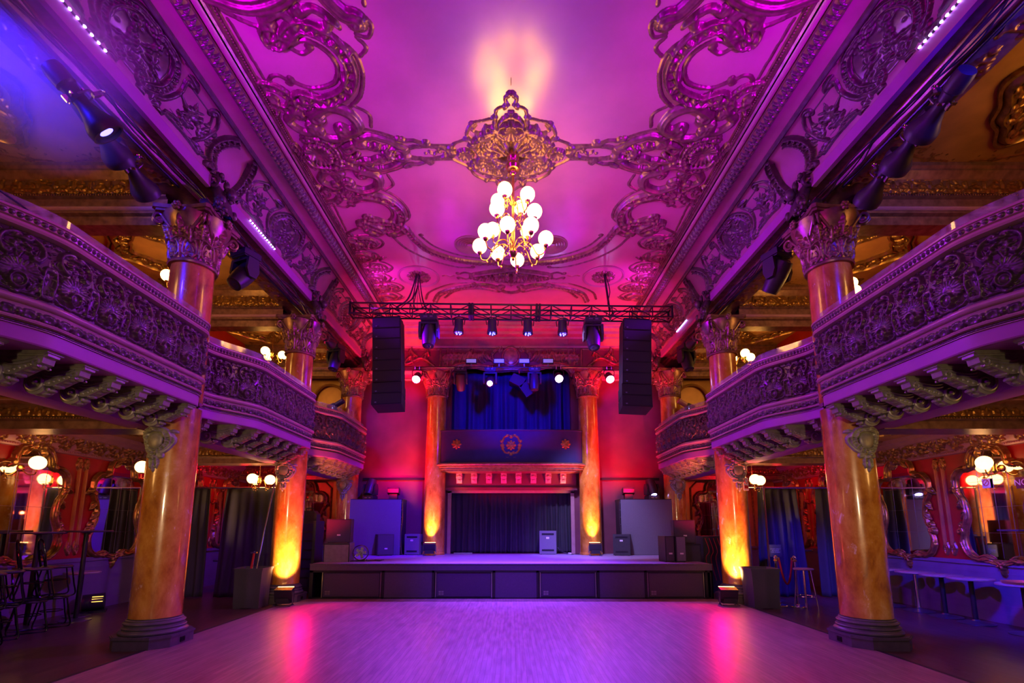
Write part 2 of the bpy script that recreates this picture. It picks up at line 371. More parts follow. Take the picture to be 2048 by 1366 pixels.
# cornice, coves and upper beams, one run each side
def cove(t):
    t = np.asarray(t, float); a = t*PI/2
    return 4.62-.64*(1-np.cos(a)), 6.95+.67*np.sin(a), np.cos(a), np.sin(a)   # |x|, z, and the arc tangent
def runs(s, prof, y0, y1, nm, mat, par=None, ang=35):
    G = np.array([[(s*x, y, z) for x, z in prof] for y in (y0, y1)]); ob = MB().grid(G).obj(nm, mat, par, True, ang)
    if par is None: struct(ob)
    return ob
for s in (-1, 1):
    tt = np.linspace(0, 1, 15); cx, cz, _, _ = cove(tt)
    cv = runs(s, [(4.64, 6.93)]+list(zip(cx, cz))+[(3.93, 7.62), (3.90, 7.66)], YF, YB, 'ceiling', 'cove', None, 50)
    cv['label'] = 'coved band between the beam and the flat ceiling'
    runs(s, [(4.225, 7.575), (4.225, 7.545), (4.195, 7.53), (4.165, 7.545), (4.16, 7.59)], YF, YB, 'frame_moulding', 'relief', cv)
    runs(s, [(3.96, 7.635), (3.95, 7.60), (3.91, 7.60), (3.81, 7.69), (3.80, 7.735)], YF, YB, 'band', 'giltred', cv)
    th = np.linspace(-PI*.9, PI*.35, 12)
    runs(s, [(3.755-.045*math.cos(a)*-1, 7.765+.045*math.sin(a)) for a in th], YF, YB, 'gold_moulding', 'mould', cv, 60)
    runs(s, [(3.71, 7.79), (3.69, 7.82), (3.66, 7.82), (3.65, 7.86), (3.61, 7.865), (3.60, 7.90)], YF, YB, 'fillet', 'giltred', cv)
    r = Rel(0, 7.6, 0, .18, .0075); rnd = random.Random(3)
    for k in range(64):
        x = k*.12; r.leaf(x, .02, .9, .17, .034, .04, .8); r.leaf(x+.06, .16, -.9, .16, .032, .038, -.8); r.blob(x+.03, .09, .02, .02, .045); r.flower(x+.09, .09, .03, .04)
    r.blur()
    for q, y0 in enumerate((3.2, 7.3)):
        me = r.mesh('foliage_band', lambda U, V: (np.stack([s*(3.935-.74*V), y0+U, 7.59+.62*V], -1), np.broadcast_to(np.array((-s*.6, 0, -.8)), U.shape+(3,))), thr=None)
        link('foliage_band', me, 'relief', cv, ang=None)
    mb = MB()
    for k in range(300): mb.sphere((s*3.63, 3.3+k*.0385, 7.845), .014, 6, 4)
    mb.obj('bead_row', 'giltred', cv, ang=None)['kind'] = 'stuff'
    # pink fascia board, in lengths between the corbels
    for y0, y1 in ((-4.9, 2.8), (3.35, 6.68), (7.12, 10.48), (10.92, 14.25)):
        o = MB().b2(s*4.63, s*4.70, y0, y1, 6.755, 6.935).obj('trim', 'board', smooth=False); struct(o, 'plain painted fascia board of the upper beam')
    # upper longitudinal beam
    pr = [(4.70, 6.93), (4.70, 6.80), (4.86, 6.79), (4.88, 6.74), (4.93, 6.74), (4.95, 6.68), (5.02, 6.64), (5.36, 6.64), (5.42, 6.70), (5.46, 6.78), (5.52, 6.80), (5.54, 7.1), (5.54, 7.3)]
    ub = runs(s, pr, YF, YB, 'trim', 'giltred'); ub['label'] = 'dark moulded beam over the gallery columns'
    ru = Rel(0, 3.0, -.15, .15, .0125)
    for k in range(7):
        ru.sprig(k*.44+.1, -.06, .5, .3, .03, .03, -1, 3); ru.sprig(k*.44+.1, .06, -.5, .3, .03, .03, 1, 3); ru.flower(k*.44+.05, 0, .05, .035)
    ru.blur()
    for yc in (5.0, 8.8, 12.6):
        me = ru.mesh('soffit_relief', flatfn((s*5.19, yc-1.5, 6.64), (0, 1, 0), (1, 0, 0)))
        link('soffit_relief', me, 'gilt', ub, ang=None)
    # gallery ceiling (upper) and the ceiling under the gallery (lower)
    o = MB().b2(s*5.45, s*WX, YF, YB, 7.12, 7.22).obj('ceiling', 'goldceil', smooth=False); struct(o); uc = o
    o = MB().b2(s*5.10, s*WX, YF, YB, 3.36, 3.50).obj('ceiling', 'goldceil', smooth=False); struct(o); lc = o
    lb = runs(s, [(4.86, 3.26), (5.10, 3.25), (5.12, 2.99), (5.16, 2.97), (5.42, 2.97), (5.46, 3.02), (5.50, 3.05), (5.52, 3.37)], YF, YB, 'trim', 'board'); lb['label'] = 'lower longitudinal beam carrying the gallery'
    # cross beams at each column, upper and lower
    for yc in (3.1,)+tuple(COLY):
        for z0, z1, zz in ((6.17, 7.14, 0), (2.96, 3.38, 1)):
            if not zz:
                pr = [(-.30, z1), (-.30, 7.06), (-.27, 7.03), (-.27, 7.0), (-.20, 6.90), (-.19, 6.66), (-.22, 6.63), (-.22, 6.60), (-.17, 6.58), (-.17, 6.40), (-.20, 6.37), (-.20, 6.33), (-.14, 6.31), (-.14, z0)]
            else: pr = [(-.34, z1), (-.32, 3.34), (-.26, 3.30), (-.24, 3.14), (-.28, 3.12), (-.28, 3.09), (-.22, 3.07), (-.22, z0)]
            pr = pr+[(-a, b) for a, b in pr[::-1]]
            G = np.array([[(x, yc+a, b) for a, b in pr] for x in (s*5.3, s*WX)]); xb = MB().grid(G).obj('trim', 'mould' if 0 else 'giltred', None, True, 30); struct(xb, 'moulded cross beam from column to wall')
            rr = Rel(0, 2.8, 0, .24 if not zz else .15, .0085); hh = .12 if not zz else .075; rq = random.Random(9)
            for k in range(90): rr.leaf(rq.uniform(0, 2.8), rq.uniform(.01, 2*hh), rq.uniform(0, 6.3), rq.uniform(.06, .11), .018, .016, rq.choice((-1.3, 1.3)))
            for k in range(10):
                x = .14+k*.28; rr.shell(x, hh*.8, .055, hh*.75, .03, 9, PI/2); rr.sprig(x+.07, .03, .9, .15, .02, .022, -1, 2); rr.sprig(x-.07, .03, PI-.9, .15, .02, .022, 1, 2); rr.leaf(x+.14, hh*1.7, -PI/2, hh*1.2, .03, .028, 0)
            rr.blur()
            zb = 6.65 if not zz else 3.14
            ff = flatfn((s*5.35 if s > 0 else -WX+.05, yc-(.205 if not zz else .25), zb), (1, 0, 0), (0, 0, 1))
            link('frieze_relief', rr.mesh('frieze_relief', ff), 'gilt', xb, ang=None)
            mb = MB()
            zd = 6.615 if not zz else 3.105; yd = -.23 if not zz else -.285
            for k in range(70): mb.sphere((s*(5.4+k*.04), yc+yd, zd), .013, 6, 4)
            mb.obj('bead_row', 'gilt', xb, ang=None)
            G = np.array([[(x, yc+a, b) for a, b in (((-.205, 6.372), (-.225, 6.39), (-.225, 6.42), (-.205, 6.44)) if not zz else ((-.345, 3.345), (-.36, 3.36), (-.36, 3.38)))] for x in (s*5.35, s*WX)])
            MB().grid(G).obj('gold_fillet', 'mould', xb)
    # cornice on the wall under the gallery: relief band
    pr = [(WX, 2.90), (WX-.05, 2.91), (WX-.07, 2.95), (WX-.10, 2.96), (WX-.24, 3.20), (WX-.27, 3.21), (WX-.30, 3.26), (WX-.34, 3.28), (WX-.34, 3.37)]
    wc = runs(s, pr, YF, YB, 'trim', 'mould'); wc['label'] = 'gilded cornice along the wall under the gallery'
    rr = Rel(0, 3.3, 0, .27, .009); rq = random.Random(8)
    for k in range(150): rr.leaf(rq.uniform(0, 3.3), rq.uniform(.01, .26), rq.uniform(0, 6.3), rq.uniform(.07, .13), .022, .022, rq.choice((-1.3, 1.3)))
    for k in range(9):
        x = .2+k*.37; rr.sprig(x, .05, .7, .24, .026, .035, -1, 3); rr.sprig(x+.18, .21, -.7, .24, .026, .035, 1, 3); rr.flower(x, .15, .05, .04); rr.leaf(x+.2, .08, 1.8, .16, .03, .03, .7)
    rr.blur(); L_ = math.hypot(.14, .24)
    for yc in (5.0, 8.8, 12.6):
        me = rr.mesh('cornice_relief', lambda U, V: (np.stack([s*(WX-.10-.14*V/L_), yc-1.65+U, 2.96+.24*V/L_], -1), np.broadcast_to(np.array((-s*.86, 0, -.5)), U.shape+(3,))))
        link('cornice_relief', me, 'gilt', wc, ang=None)
    mb = MB()
    for k in range(280): mb.sphere((s*(WX-.075), 3.6+k*.04, 2.945), .012, 6, 4)
    mb.obj('bead_row', 'mould', wc, ang=None)['kind'] = 'stuff'
    # coffers of the upper gallery ceiling: shaped raised frame with relief, one per bay
    for yc in (5.2, 9.0, 12.8):
        outl = []
        for k in range(96):
            a = 2*PI*k/96; rr_ = 1+.10*math.cos(4*a)+.05*math.cos(8*a); outl.append((.72*rr_*math.cos(a), .80*rr_*math.sin(a)))
        P = np.array(outl); 
        def ring(k, z): return [(s*7.15+p[0]*k, yc+p[1]*k, z) for p in P]
        G = np.array([ring(1.18, 7.12), ring(1.17, 7.06), ring(1.12, 7.05), ring(1.10, 7.09), ring(1.04, 7.02), ring(1.0, 7.0), ring(.98, 7.03), ring(.86, 7.085), ring(.70, 7.10), ring(.66, 7.06), ring(.62, 7.06), ring(.60, 7.115)])
        MB().grid(G, closed=True).obj('coffer_frame', 'gilt', uc, True, 40)
        rr = Rel(0, 5.6, 0, .34, .0125)
        for k in range(15):
            x = .18+k*.373; rr.shell(x, .17, .07, .12, .04, 9, PI/2); rr.sprig(x+.13, .06, 1.1, .2, .026, .035, -1, 2); rr.leaf(x+.2, .3, -1.2, .2, .03, .03, -.8)
        rr.blur()
        def fn(U, V):
            q = U/5.6*2*PI; kk = (.97-V*.33/.34*.92)*(1+.10*np.cos(4*q)+.05*np.cos(8*q))
            return np.stack([s*7.15+.72*kk*np.cos(q), yc+.80*kk*np.sin(q), 7.03+.055*V/.34], -1), np.broadcast_to(np.array((0, 0, -1.)), U.shape+(3,))
        link('coffer_relief', rr.mesh('coffer_relief', fn), 'gilt', uc, ang=None)
        rr = Rel(-1.25, 1.25, -1.5, 1.5, .0125)
        for sy in (-1, 1):
            for sx in (-1, 1):
                rr.stroke(ccurl(cr([(sx*.2, sy*1.38), (sx*.7, sy*1.3), (sx*1.05, sy*1.12)]), .07, -sx*sy, .06, sx*sy), .018, .012)
                rr.stroke(ccurl(cr([(sx*1.15, sy*1.3), (sx*1.0, sy*1.18), (sx*.75, sy*1.12)]), .05, sx*sy, .06, -sx*sy), .015, .012)
                rr.sprig(sx*.4, sy*1.25, (0 if sx > 0 else PI)+.3*sx*sy, .4, .02, .014, sx*sy, 4)
                for k in range(10): rr.blob(sx*random.uniform(.1, 1.2), sy*random.uniform(1.1, 1.42), .014, .014, .012)
            rr.stroke([(-1.2, sy*1.45), (1.2, sy*1.45)], .012, .01)
        me = rr.mesh('ceiling_stencil', flatfn((s*6.85, yc, 7.12), (1, 0, 0), (0, -1, 0))); link('ceiling_stencil', me, 'gilt', uc, ang=None)
    # lower gallery ceiling relief
    for yc in (5.0, 8.8, 12.6):
        rr = Rel(-1.3, 1.3, -1.5, 1.5, .014)
        for sy in (-1, 1):
            for k in range(6):
                rr.sprig(-1.2+k*.42, sy*1.35, sy*-.6, .3, .03, .03, sy, 3); rr.flower(-1.0+k*.42, sy*1.2, .05, .03)
        for k in range(40):
            a = 2*PI*k/40; rr.leaf(.75*math.cos(a), .8*math.sin(a), a+1.2, .2, .03, .03, .9)
        me = rr.mesh('ceiling_relief', flatfn((s*6.7, yc, 3.36), (1, 0, 0), (0, -1, 0))); link('ceiling_relief', me, 'gilt', lc, ang=None)
# ------------------------------------------------------------------ relief on the coves (one design, mirrored)
def cove_fn(s, yc):
    def fn(U, V):
        x, z, tx, tz = cove(np.clip(V/1.03*.80, 0, 1)); n = np.stack([-s*tx, np.zeros_like(U), -tz], -1)
        return np.stack([s*x, yc+U, z], -1), n
    return fn
rc = Rel(-1.72, 1.72, .0, 1.03, .0105)
R_ = cr([(-.42, .30), (-.50, .55), (-.38, .82), (0, .93), (.38, .82), (.50, .55), (.42, .30)], 10)
for sx in (-1, 1):
    P = cr([(sx*.08, .90), (sx*.34, .84), (sx*.50, .60), (sx*.46, .34), (sx*.26, .14)], 10)
    rc.stroke(ccurl(P, .06, sx, .08, -sx), .055, .07, 'b'); rc.stroke(P*np.array((.86, 1))+np.array((0, .01)), .02, .05)
    rc.stroke(ccurl(cr([(sx*.60, .80), (sx*.66, .55), (sx*.52, .25), (sx*.2, .06)]), .06, -sx, .05, sx), .032, .05, 'g')
    rc.sprig(sx*.30, .12, (0 if sx > 0 else PI)+sx*.3, .40, .036, .05, -sx, 4)
    rc.leaf(sx*.56, .88, (.2 if sx > 0 else PI-.2), .26, .06, .05, -sx*.9); rc.leaf(sx*.42, .95, (.9 if sx > 0 else PI-.9), .18, .05, .04, -sx)
    # bouquet
    rb = random.Random(5)
    for k in range(26):
        a = rb.uniform(0, 2*PI); q = rb.uniform(.05, .27); x, y = .93+q*math.cos(a)*.8, .52+q*math.sin(a)
        rc.leaf(sx*.93, .48, (math.atan2(y-.48, x-.93) if sx > 0 else PI-math.atan2(y-.48, x-.93)), q*1.15, .022, .03, rb.uniform(-.7, .7)*sx)
        if k % 2: rc.flower(sx*x, y, rb.uniform(.024, .042), .045)
    for k in range(5): rc.flower(sx*(.86+.06*k), .50+.05*math.sin(k*2), .05, .06)
    rc.stroke(cr([(sx*.78, .34), (sx*.93, .30), (sx*1.08, .36)]), .03, .05, 'g')
    # lower swag and end scroll
    for k in range(11): rc.leaf(sx*(.62+k*.075), .14+.04*math.sin(k), (.7 if sx > 0 else PI-.7), .13, .035, .04, -sx)
    rc.stroke(ccurl(cr([(sx*.60, .10), (sx*1.0, .12), (sx*1.28, .08)]), 0, 1, .05, sx), .026, .045, 'k')
    rc.stroke(ccurl(cr([(sx*1.20, .88), (sx*1.34, .70), (sx*1.30, .40), (sx*1.18, .22)]), .07, sx, .05, sx), .026, .045, 'g')
    rc.stroke(ccurl(cr([(sx*1.16, .80), (sx*1.25, .62), (sx*1.2, .44)]), .05, sx, .04, -sx), .016, .03)
    rc.sprig(sx*1.22, .66, (-PI/2 if sx > 0 else -PI/2), .25, .02, .03, sx, 3)
    rc.stroke([(sx*.70, .78), (sx*1.14, .78)], .007, .012); rc.stroke([(sx*.66, .24), (sx*1.14, .24)], .007, .012)
    # the rib at the column: heavy C band with volutes
    P = cr([(sx*1.60, .06), (sx*1.50, .40), (sx*1.58, .74), (sx*1.70, .92)], 10); rc.stroke(ccurl(P, .05, -sx, 0, 1), .075, .12, 'b')
    rc.sprig(sx*1.44, .3, PI/2, .34, .02, .035, sx, 4)
# figures in the medallion: plump overlapping modelled forms
rc.blob(0, .50, .40, .38, .016, lambda r, t: np.where(r < 1, 1., 0))
def putto(x, y, a, k=1.):
    ca, sa = math.cos(a), math.sin(a); f = lambda u, v: (x+k*(u*ca-v*sa), y+k*(u*sa+v*ca))
    for (u, v, rx, ry, h, b) in ((0, .095, .038, .042, .065, 0), (0, .0, .052, .066, .06, 0), (.0, -.06, .048, .04, .055, 0), (-.065, .045, .042, .017, .05, 2.4), (.07, .05, .045, .017, .05, .7), (-.10, .085, .03, .014, .045, 1.9), (-.04, -.125, .022, .05, .055, .25), (.045, -.12, .022, .05, .055, -.35), (-.06, -.19, .016, .04, .045, -.3), (.075, -.185, .016, .04, .045, .2), (.10, .0, .05, .02, .035, -.6)):
        p = f(u, v); rc.blob(p[0], p[1], rx*k, ry*k, h, None, a+b)
for q in ((-.20, .64, .5, .9), (.10, .68, -.4, .8), (-.14, .42, -.9, .95), (.20, .46, .8, .9), (.02, .28, 1.5, .7)): putto(*q)
for k in range(26): rc.blob(random.uniform(-.34, .34), random.uniform(.2, .8), random.uniform(.02, .05), random.uniform(.015, .03), .035, None, random.uniform(0, 3))
rc.blur()
for s in (-1, 1):
    for q, yc in enumerate((5.0, 8.8, 12.6)):
        me = rc.mesh('cove_relief', cove_fn(s, yc)); ob = link('cove_relief', me, 'relief', None, ang=None)
        struct(ob, 'carved cove panel with figure medallion and bouquets'); ob.name = 'trim'
# corbel ornaments over the capitals, between fascia boards
def corbel_mesh(s):
    mb = MB(); rb = random.Random(11)
    G = []
    for k in range(12):
        t = k/11; w = .20*(1-.45*t); x = 4.42+.30*t*t; z = 6.42+.62*t
        G.append([(s*(x+.10*(1-math.cos(a))), w*math.sin(a)*1.0, z+.02*math.sin(9*a)) for a in np.linspace(-PI*.8, PI*.8, 15)])
    mb.grid(np.array(G))
    for sy in (-1, 1):
        mb.tube([(s*(4.60+.13*(1-.8*q)*math.cos(2.4*PI*q)), sy*(.20), 6.86+.13*(1-.8*q)*math.sin(2.4*PI*q)) for q in np.linspace(0, 1, 24)], [.035*(1-.5*q) for q in np.linspace(0, 1, 24)], 7)
    for k in range(34):
        y = rb.uniform(-.2, .2); z = rb.uniform(6.4, 7.0); mb.sphere((s*(4.44+rb.uniform(0, .08)+.12*max(0, z-6.7)), y, z), rb.uniform(.02, .05), 7, 5, (1, 1, rb.uniform(.8, 1.8)))
    mb.sphere((s*4.42, 0, 6.78), .085, 12, 9, (.9, .9, 1.2)); mb.sphere((s*4.36, 0, 6.77), .02, 6, 5)
    return mb
for s in (-1, 1):
    o0 = None
    for yc in [3.1]+COLY:
        if o0 is None: o0 = corbel_mesh(s).obj('trim', 'relief', None, ang=50); ob = o0
        else: ob = o0.copy(); C.objects.link(ob)
        ob.location = (0, yc, 0); struct(ob, 'carved corbel above the capital')
# ------------------------------------------------------------------ ceiling stucco
rl = Rel(-3.72, 0, 3.2, 12.9, .0125)
def S(P, w, h, k='r', c0=0, s0=1, c1=0, s1=1, t0=1.1, t1=1.1, n=12, taper=(1, 1)):
    P = ccurl(cr(P, n), c0, s0, c1, s1, t0, t1) if (c0 or c1) else cr(P, n); rl.stroke(P, w, h, k, taper)
def cscrolls(y0, d):
    """large C scroll cartouche; d=+1 as nearest the camera, -1 mirrored about the rosette line"""
    f = lambda pts: [(-x, y0+d*(y-5.7)) for x, y in pts]
    S(f([(3.05, 5.42), (2.70, 5.20), (2.36, 5.38), (2.23, 5.75), (2.40, 6.12), (2.80, 6.30), (3.08, 6.22)]), .085, .10, 'b', .10, d, .09, -d)
    S(f([(2.52, 5.25), (2.16, 5.50), (2.08, 5.80), (2.22, 6.20), (2.45, 6.42)]), .022, .03)
    S(f([(3.00, 5.50), (2.72, 5.40), (2.48, 5.55), (2.42, 5.80), (2.56, 6.02), (2.90, 6.10), (3.16, 5.98)]), .026, .035, 'r', .05, d, .04, -d)
    S(f([(3.18, 5.98), (3.30, 5.90), (3.42, 5.93), (3.50, 6.04)]), .022, .03, 'r', .04, -d, .03, d)
    S(f([(3.56, 5.12), (3.52, 5.96)]), .012, .018)
    S(f([(3.55, 5.05), (3.30, 5.20), (3.08, 5.26)]), .024, .032, 'r', .07, d, .04, -d); S(f([(3.08, 5.26), (3.02, 5.42), (2.84, 5.58), (2.68, 5.52)]), .024, .032, 'r', 0, 1, .04, -d)
    S(f([(3.10, 5.12), (2.90, 5.02), (2.76, 5.16), (2.86, 5.36)]), .07, .085, 'g', .06, -d, .05, d)
    S(f([(3.66, 6.02), (3.40, 6.10), (3.28, 6.30), (3.42, 6.44), (3.60, 6.34)]), .065, .08, 'b', .03, d, .06, d)
    S(f([(2.62, 5.06), (2.46, 5.0), (2.30, 5.12), (2.38, 5.26)]), .05, .07, 'g', .05, d, .04, d)
    # leafy S below, towards the rosette arm
    S(f([(3.05, 6.52), (2.78, 6.40), (2.50, 6.52), (2.44, 6.78), (2.66, 6.90)]), .085, .10, 'g', .08, -d, .08, d)
    S(f([(3.34, 6.50), (3.50, 6.66), (3.36, 6.86), (3.12, 6.90)]), .06, .08, 'g', .07, d, .06, -d)
    S(f([(2.38, 6.40), (2.20, 6.55), (2.24, 6.80)]), .02, .028); 
    for (x, y, a, L) in ((2.36, 5.42, 2.2, .25), (2.22, 5.75, -1.5, .25), (2.35, 6.12, -1.0, .28), (2.75, 6.30, -.2, .26), (3.1, 6.25, .5, .2), (2.9, 5.05, .8, .2), (2.3, 5.1, 2.6, .2), (2.9, 6.45, 1.2, .25), (3.2, 6.7, 2.0, .24), (3.6, 6.5, 1.2, .2)):
        p = f([(x, y)])[0]; rl.leaf(p[0], p[1], PI-a if d > 0 else PI+a, L, .05, .075, .9*d); rl.blob(p[0], p[1], .035, .035, .09)
cscrolls(5.7, 1); cscrolls(8.94, -1); cscrolls(13.75, 1)
# small shapes nearer the camera: dark heavy leaves at the frame top
S([(-3.65, 4.80), (-3.2, 4.95), (-2.7, 4.82), (-2.42, 4.5)], .13, .12, 'g', .08, 1, .12, 1); S([(-2.4, 4.35), (-2.30, 4.75), (-2.10, 5.05), (-1.95, 5.10)], .10, .10, 'g', .1, -1, .06, 1)
S([(-1.95, 5.02), (-1.78, 5.18), (-1.86, 5.36), (-2.02, 5.32)], .018, .025); S([(-2.02, 5.36), (-1.93, 5.50), (-2.05, 5.62)], .018, .025); S([(-2.0, 4.2), (-1.75, 4.6), (-1.80, 4.98)], .02, .028)
for k in range(12): rl.leaf(-3.6+k*.13, 4.7-.1*math.sin(k), -1.2-.1*k, .35, .06, .09, 1.)
# rosette arm: frieze from the rosette out to the shell by the cornice
for sy in (-1, 1):
    S([(-1.02, 7.32+sy*.07), (-1.35, 7.32+sy*.14), (-1.62, 7.32+sy*.13), (-1.80, 7.32+sy*.08)], .035, .05, 'b', .05, -sy, .05, sy)
    S([(-.95, 7.32+sy*.16), (-1.45, 7.32+sy*.17)], .011, .016)
    S([(-1.45, 7.32+sy*.18), (-1.62, 7.32+sy*.26), (-1.78, 7.32+sy*.25)], .03, .05, 'g', .05, sy, .035, -sy)
    S([(-1.80, 7.32+sy*.10), (-2.02, 7.32+sy*.26), (-2.30, 7.32+sy*.36), (-2.52, 7.32+sy*.30)], .055, .08, 'g', .04, -sy, .09, sy)
    S([(-1.86, 7.32+sy*.30), (-2.12, 7.32+sy*.42), (-2.42, 7.32+sy*.50), (-2.62, 7.32+sy*.44)], .016, .022); rl.flower(-1.86, 7.32+sy*.30, .05, .06)
    S([(-2.30, 7.32+sy*.10), (-2.55, 7.32+sy*.20), (-2.80, 7.32+sy*.14)], .05, .08, 'g', .05, sy, .06, sy)
    S([(-2.62, 7.32+sy*.42), (-2.85, 7.32+sy*.30), (-3.05, 7.32+sy*.36), (-3.2, 7.32+sy*.5)], .06, .08, 'g', .06, sy, .06, -sy)
    for k in range(9): rl.leaf(-1.75-k*.15, 7.32+sy*(.12+.02*k), PI+sy*(.5+.05*k), .26, .045, .07, -sy*.8)
    for k in range(7): rl.leaf(-2.3-k*.16, 7.32+sy*.30, PI-sy*(.9-.1*k), .24, .05, .07, sy*.9)
rl.flower(-2.10, 7.32, .12, .09, 7); rl.flower(-2.10, 7.32, .06, .12, 6); rl.shell(-3.28, 7.32, .26, .24, .12, 17, .3); rl.blob(-3.42, 7.36, .07, .07, .15)
S([(-3.62, 7.15), (-3.50, 7.60), (-3.15, 7.66), (-2.98, 7.42), (-3.05, 7.10), (-3.35, 6.98)], .05, .10, 'b', .07, -1, .05, -1)
for k in range(8): rl.flower(-2.62-.05*(k % 4), 7.2+.035*k, .04, .09)
# the rosette itself
for k, (x, y) in enumerate(((-.33, 7.12), (-.30, 7.58))):
    a = (2.3, -2.4)[k]; rx, ry = (.34, .25) if k == 0 else (.32, .22)
    rl.blob(x, y, rx, ry, .085, lambda r, t: np.where(r > .82, .9, np.where((np.abs(np.sin(r*17)) < .42)|(np.abs(np.sin(t*9)) < .42), .75, .05))*(1-.25*r), a)
    S([(-.05, y-.02), (-.18, y-(.24 if k == 0 else -.2)), (-.45, y-(.20 if k == 0 else -.18)), (-.66, y)], .035, .10, 'b', .05, (1, -1)[k], .05, (-1, 1)[k])
for k in range(5): rl.leaf(-.02-.03*k, 7.42, PI*.62+.35*k*.9, .34-.03*k, .045, .13, .25)
for k in range(5): rl.leaf(-.02-.03*k, 7.30, -PI*.60-.33*k, .40-.04*k, .045, .11, -.25)
rl.shell(0, 6.86, .17, .13, .11, 11, -PI/2); rl.shell(-.78, 7.34, .15, .13, .10, 11, PI); rl.shell(0, 7.95, .14, .10, .08, 9, PI/2)
S([(0, 6.72), (-.16, 6.74), (-.22, 6.88), (-.12, 6.98)], .025, .09, 'r', 0, 1, .03, -1); S([(0, 6.55), (-.12, 6.62), (-.2, 6.72)], .02, .07, 'r', .03, 1, .03, -1)
for (x, y) in ((-.38, 6.90), (-.50, 7.02), (-.62, 7.10), (-.40, 6.98), (-.26, 6.80), (-.60, 7.60), (-.52, 7.70), (-.30, 7.82), (-.12, 7.86)):
    rl.flower(x, y, .06, .09); rl.leaf(x, y, math.atan2(y-7.32, x)+.3, .17, .035, .08, .6); rl.leaf(x, y, math.atan2(y-7.32, x)-.7, .14, .03, .07, -.6)
for k in range(8): rl.leaf(-.85-.07*k, 7.32+.03*math.sin(k*2), PI+(.9 if k % 2 else -.9), .10, .022, .05, 0); rl.blob(-.90-.08*k, 7.32+.02*math.sin(3*k), .018, .018, .06)
for k in range(6): rl.blob(-.02-.05*(k % 3), 6.50+.06*k, .024, .024, .07)
rim = [(-.02, 6.18), (-.09, 6.26), (-.07, 6.38), (-.22, 6.46), (-.26, 6.60), (-.42, 6.66), (-.62, 6.72), (-.72, 6.90), (-.74, 7.02), (-.94, 7.12), (-1.02, 7.20)]
S(rim, .020, .035, 'r'); S([(-1.02, 7.46), (-.92, 7.54), (-.74, 7.66), (-.66, 7.84), (-.46, 7.98), (-.30, 8.0), (-.22, 8.10), (-.08, 8.22), (0, 8.3)], .020, .035)
for (x, y) in rim[::2]+[(-.74, 7.66), (-.46, 7.98), (-.22, 8.10)]: rl.flower(x, y, .042, .06, 4); rl.leaf(x, y, math.atan2(7.3-y, -x), .10, .02, .04, 1)
S([(-.56, 6.74), (-.62, 6.86), (-.50, 6.90)], .018, .03, 'r', 0, 1, .03, 1)
# long oval rims beyond the rosette
def arc(pts, w=.06, h=.08, k='b', c0=.07, s0=1, c1=.07, s1=1): S(pts, w, h, k, c0, s0, c1, s1)
arc([(-2.95, 9.15), (-2.35, 9.30), (-2.15, 9.8), (-1.90, 10.25), (-1.35, 10.62), (-.75, 10.78), (-.35, 10.74)], .065, .09, 'b', .08, 1, .06, 1)
arc([(-2.6, 9.75), (-2.40, 10.2), (-1.95, 10.66), (-1.35, 10.98), (-.95, 11.02)], .022, .03, 'r', .04, 1, .04, -1)
arc([(-2.0, 9.7), (-1.75, 10.1), (-1.3, 10.42), (-.8, 10.58), (0, 10.66)], .02, .028, 'r', .04, 1, 0, 1)
S([(-.35, 10.74), (-.2, 10.92), (0, 10.98)], .05, .08, 'g')
for sy in (-1, 1):
    S([(0, 11.4+sy*.36), (-.3, 11.4+sy*.26), (-.62, 11.4+sy*.18), (-.9, 11.4+sy*.1)], .06, .10, 'g', .03, 1, .07, sy)
    for k in range(12): rl.leaf(-.05-k*.085, 11.4, PI+sy*(1.3-.06*k), .34-.02*k, .05, .09, sy*.7)
    S([(-.95, 11.4+sy*.05), (-1.15, 11.4+sy*.16), (-1.32, 11.4+sy*.08)], .022, .04, 'r', .04, sy, .04, -sy)
rl.shell(-.22, 11.4, .22, .2, .12, 11, PI); rl.shell(-.75, 11.4, .16, .15, .1, 9, PI)
rl.stroke(cr([(-1.45, 11.40), (-1.55, 11.44), (-1.65, 11.38), (-1.75, 11.42)]), .014, .02)
arc([(-.30, 12.02), (-.7, 11.86), (-1.3, 11.98), (-1.9, 12.3), (-2.15, 12.8)], .065, .09, 'b', .06, -1, 0, 1)
arc([(-.35, 12.25), (-.9, 12.06), (-1.5, 12.2), (-1.85, 12.6)], .03, .04, 'g', .06, -1, 0, 1); arc([(-1.0, 11.74), (-1.6, 11.84), (-2.2, 12.25), (-2.4, 12.7)], .022, .03, 'r', .05, 1, 0, 1)
S([(0, 12.28), (-.18, 12.22), (-.30, 12.06)], .045, .07, 'g')
# edge scrolls by the cornice further back, scalloped outline
for k, (yy, xx) in enumerate(((9.95, -3.1), (10.5, -3.35), (11.0, -3.15), (11.5, -3.3), (12.0, -3.1), (12.5, -3.25))):
    S([(-3.66, yy-.22), (xx, yy-.26), (xx+.22, yy), (xx, yy+.24), (-3.62, yy+.2)], .02, .03)
    S([(-3.62, yy-.12), (xx-.08, yy-.12), (xx+.04, yy+.02), (xx-.1, yy+.14), (-3.5, yy+.1)], .06, .08, 'bg'[k % 2], .06, -1, .07, -1)
    for q in range(6): rl.leaf(-3.6+.09*q, yy-.1+.05*q, .3+q, .22, .045, .075, .9)
rl.blur(); 
for s in (1, -1):
    fn = flatfn((0, 0, ZC), (s, 0, 0), (0, 1, 0)); nn = np.array((0, 0, -1.))
    me = rl.mesh('stucco_relief', lambda U, V: (fn(U, V)[0], np.broadcast_to(nn, U.shape+(3,))))
    link('stucco_relief', me, 'giltred', cl, ang=None)
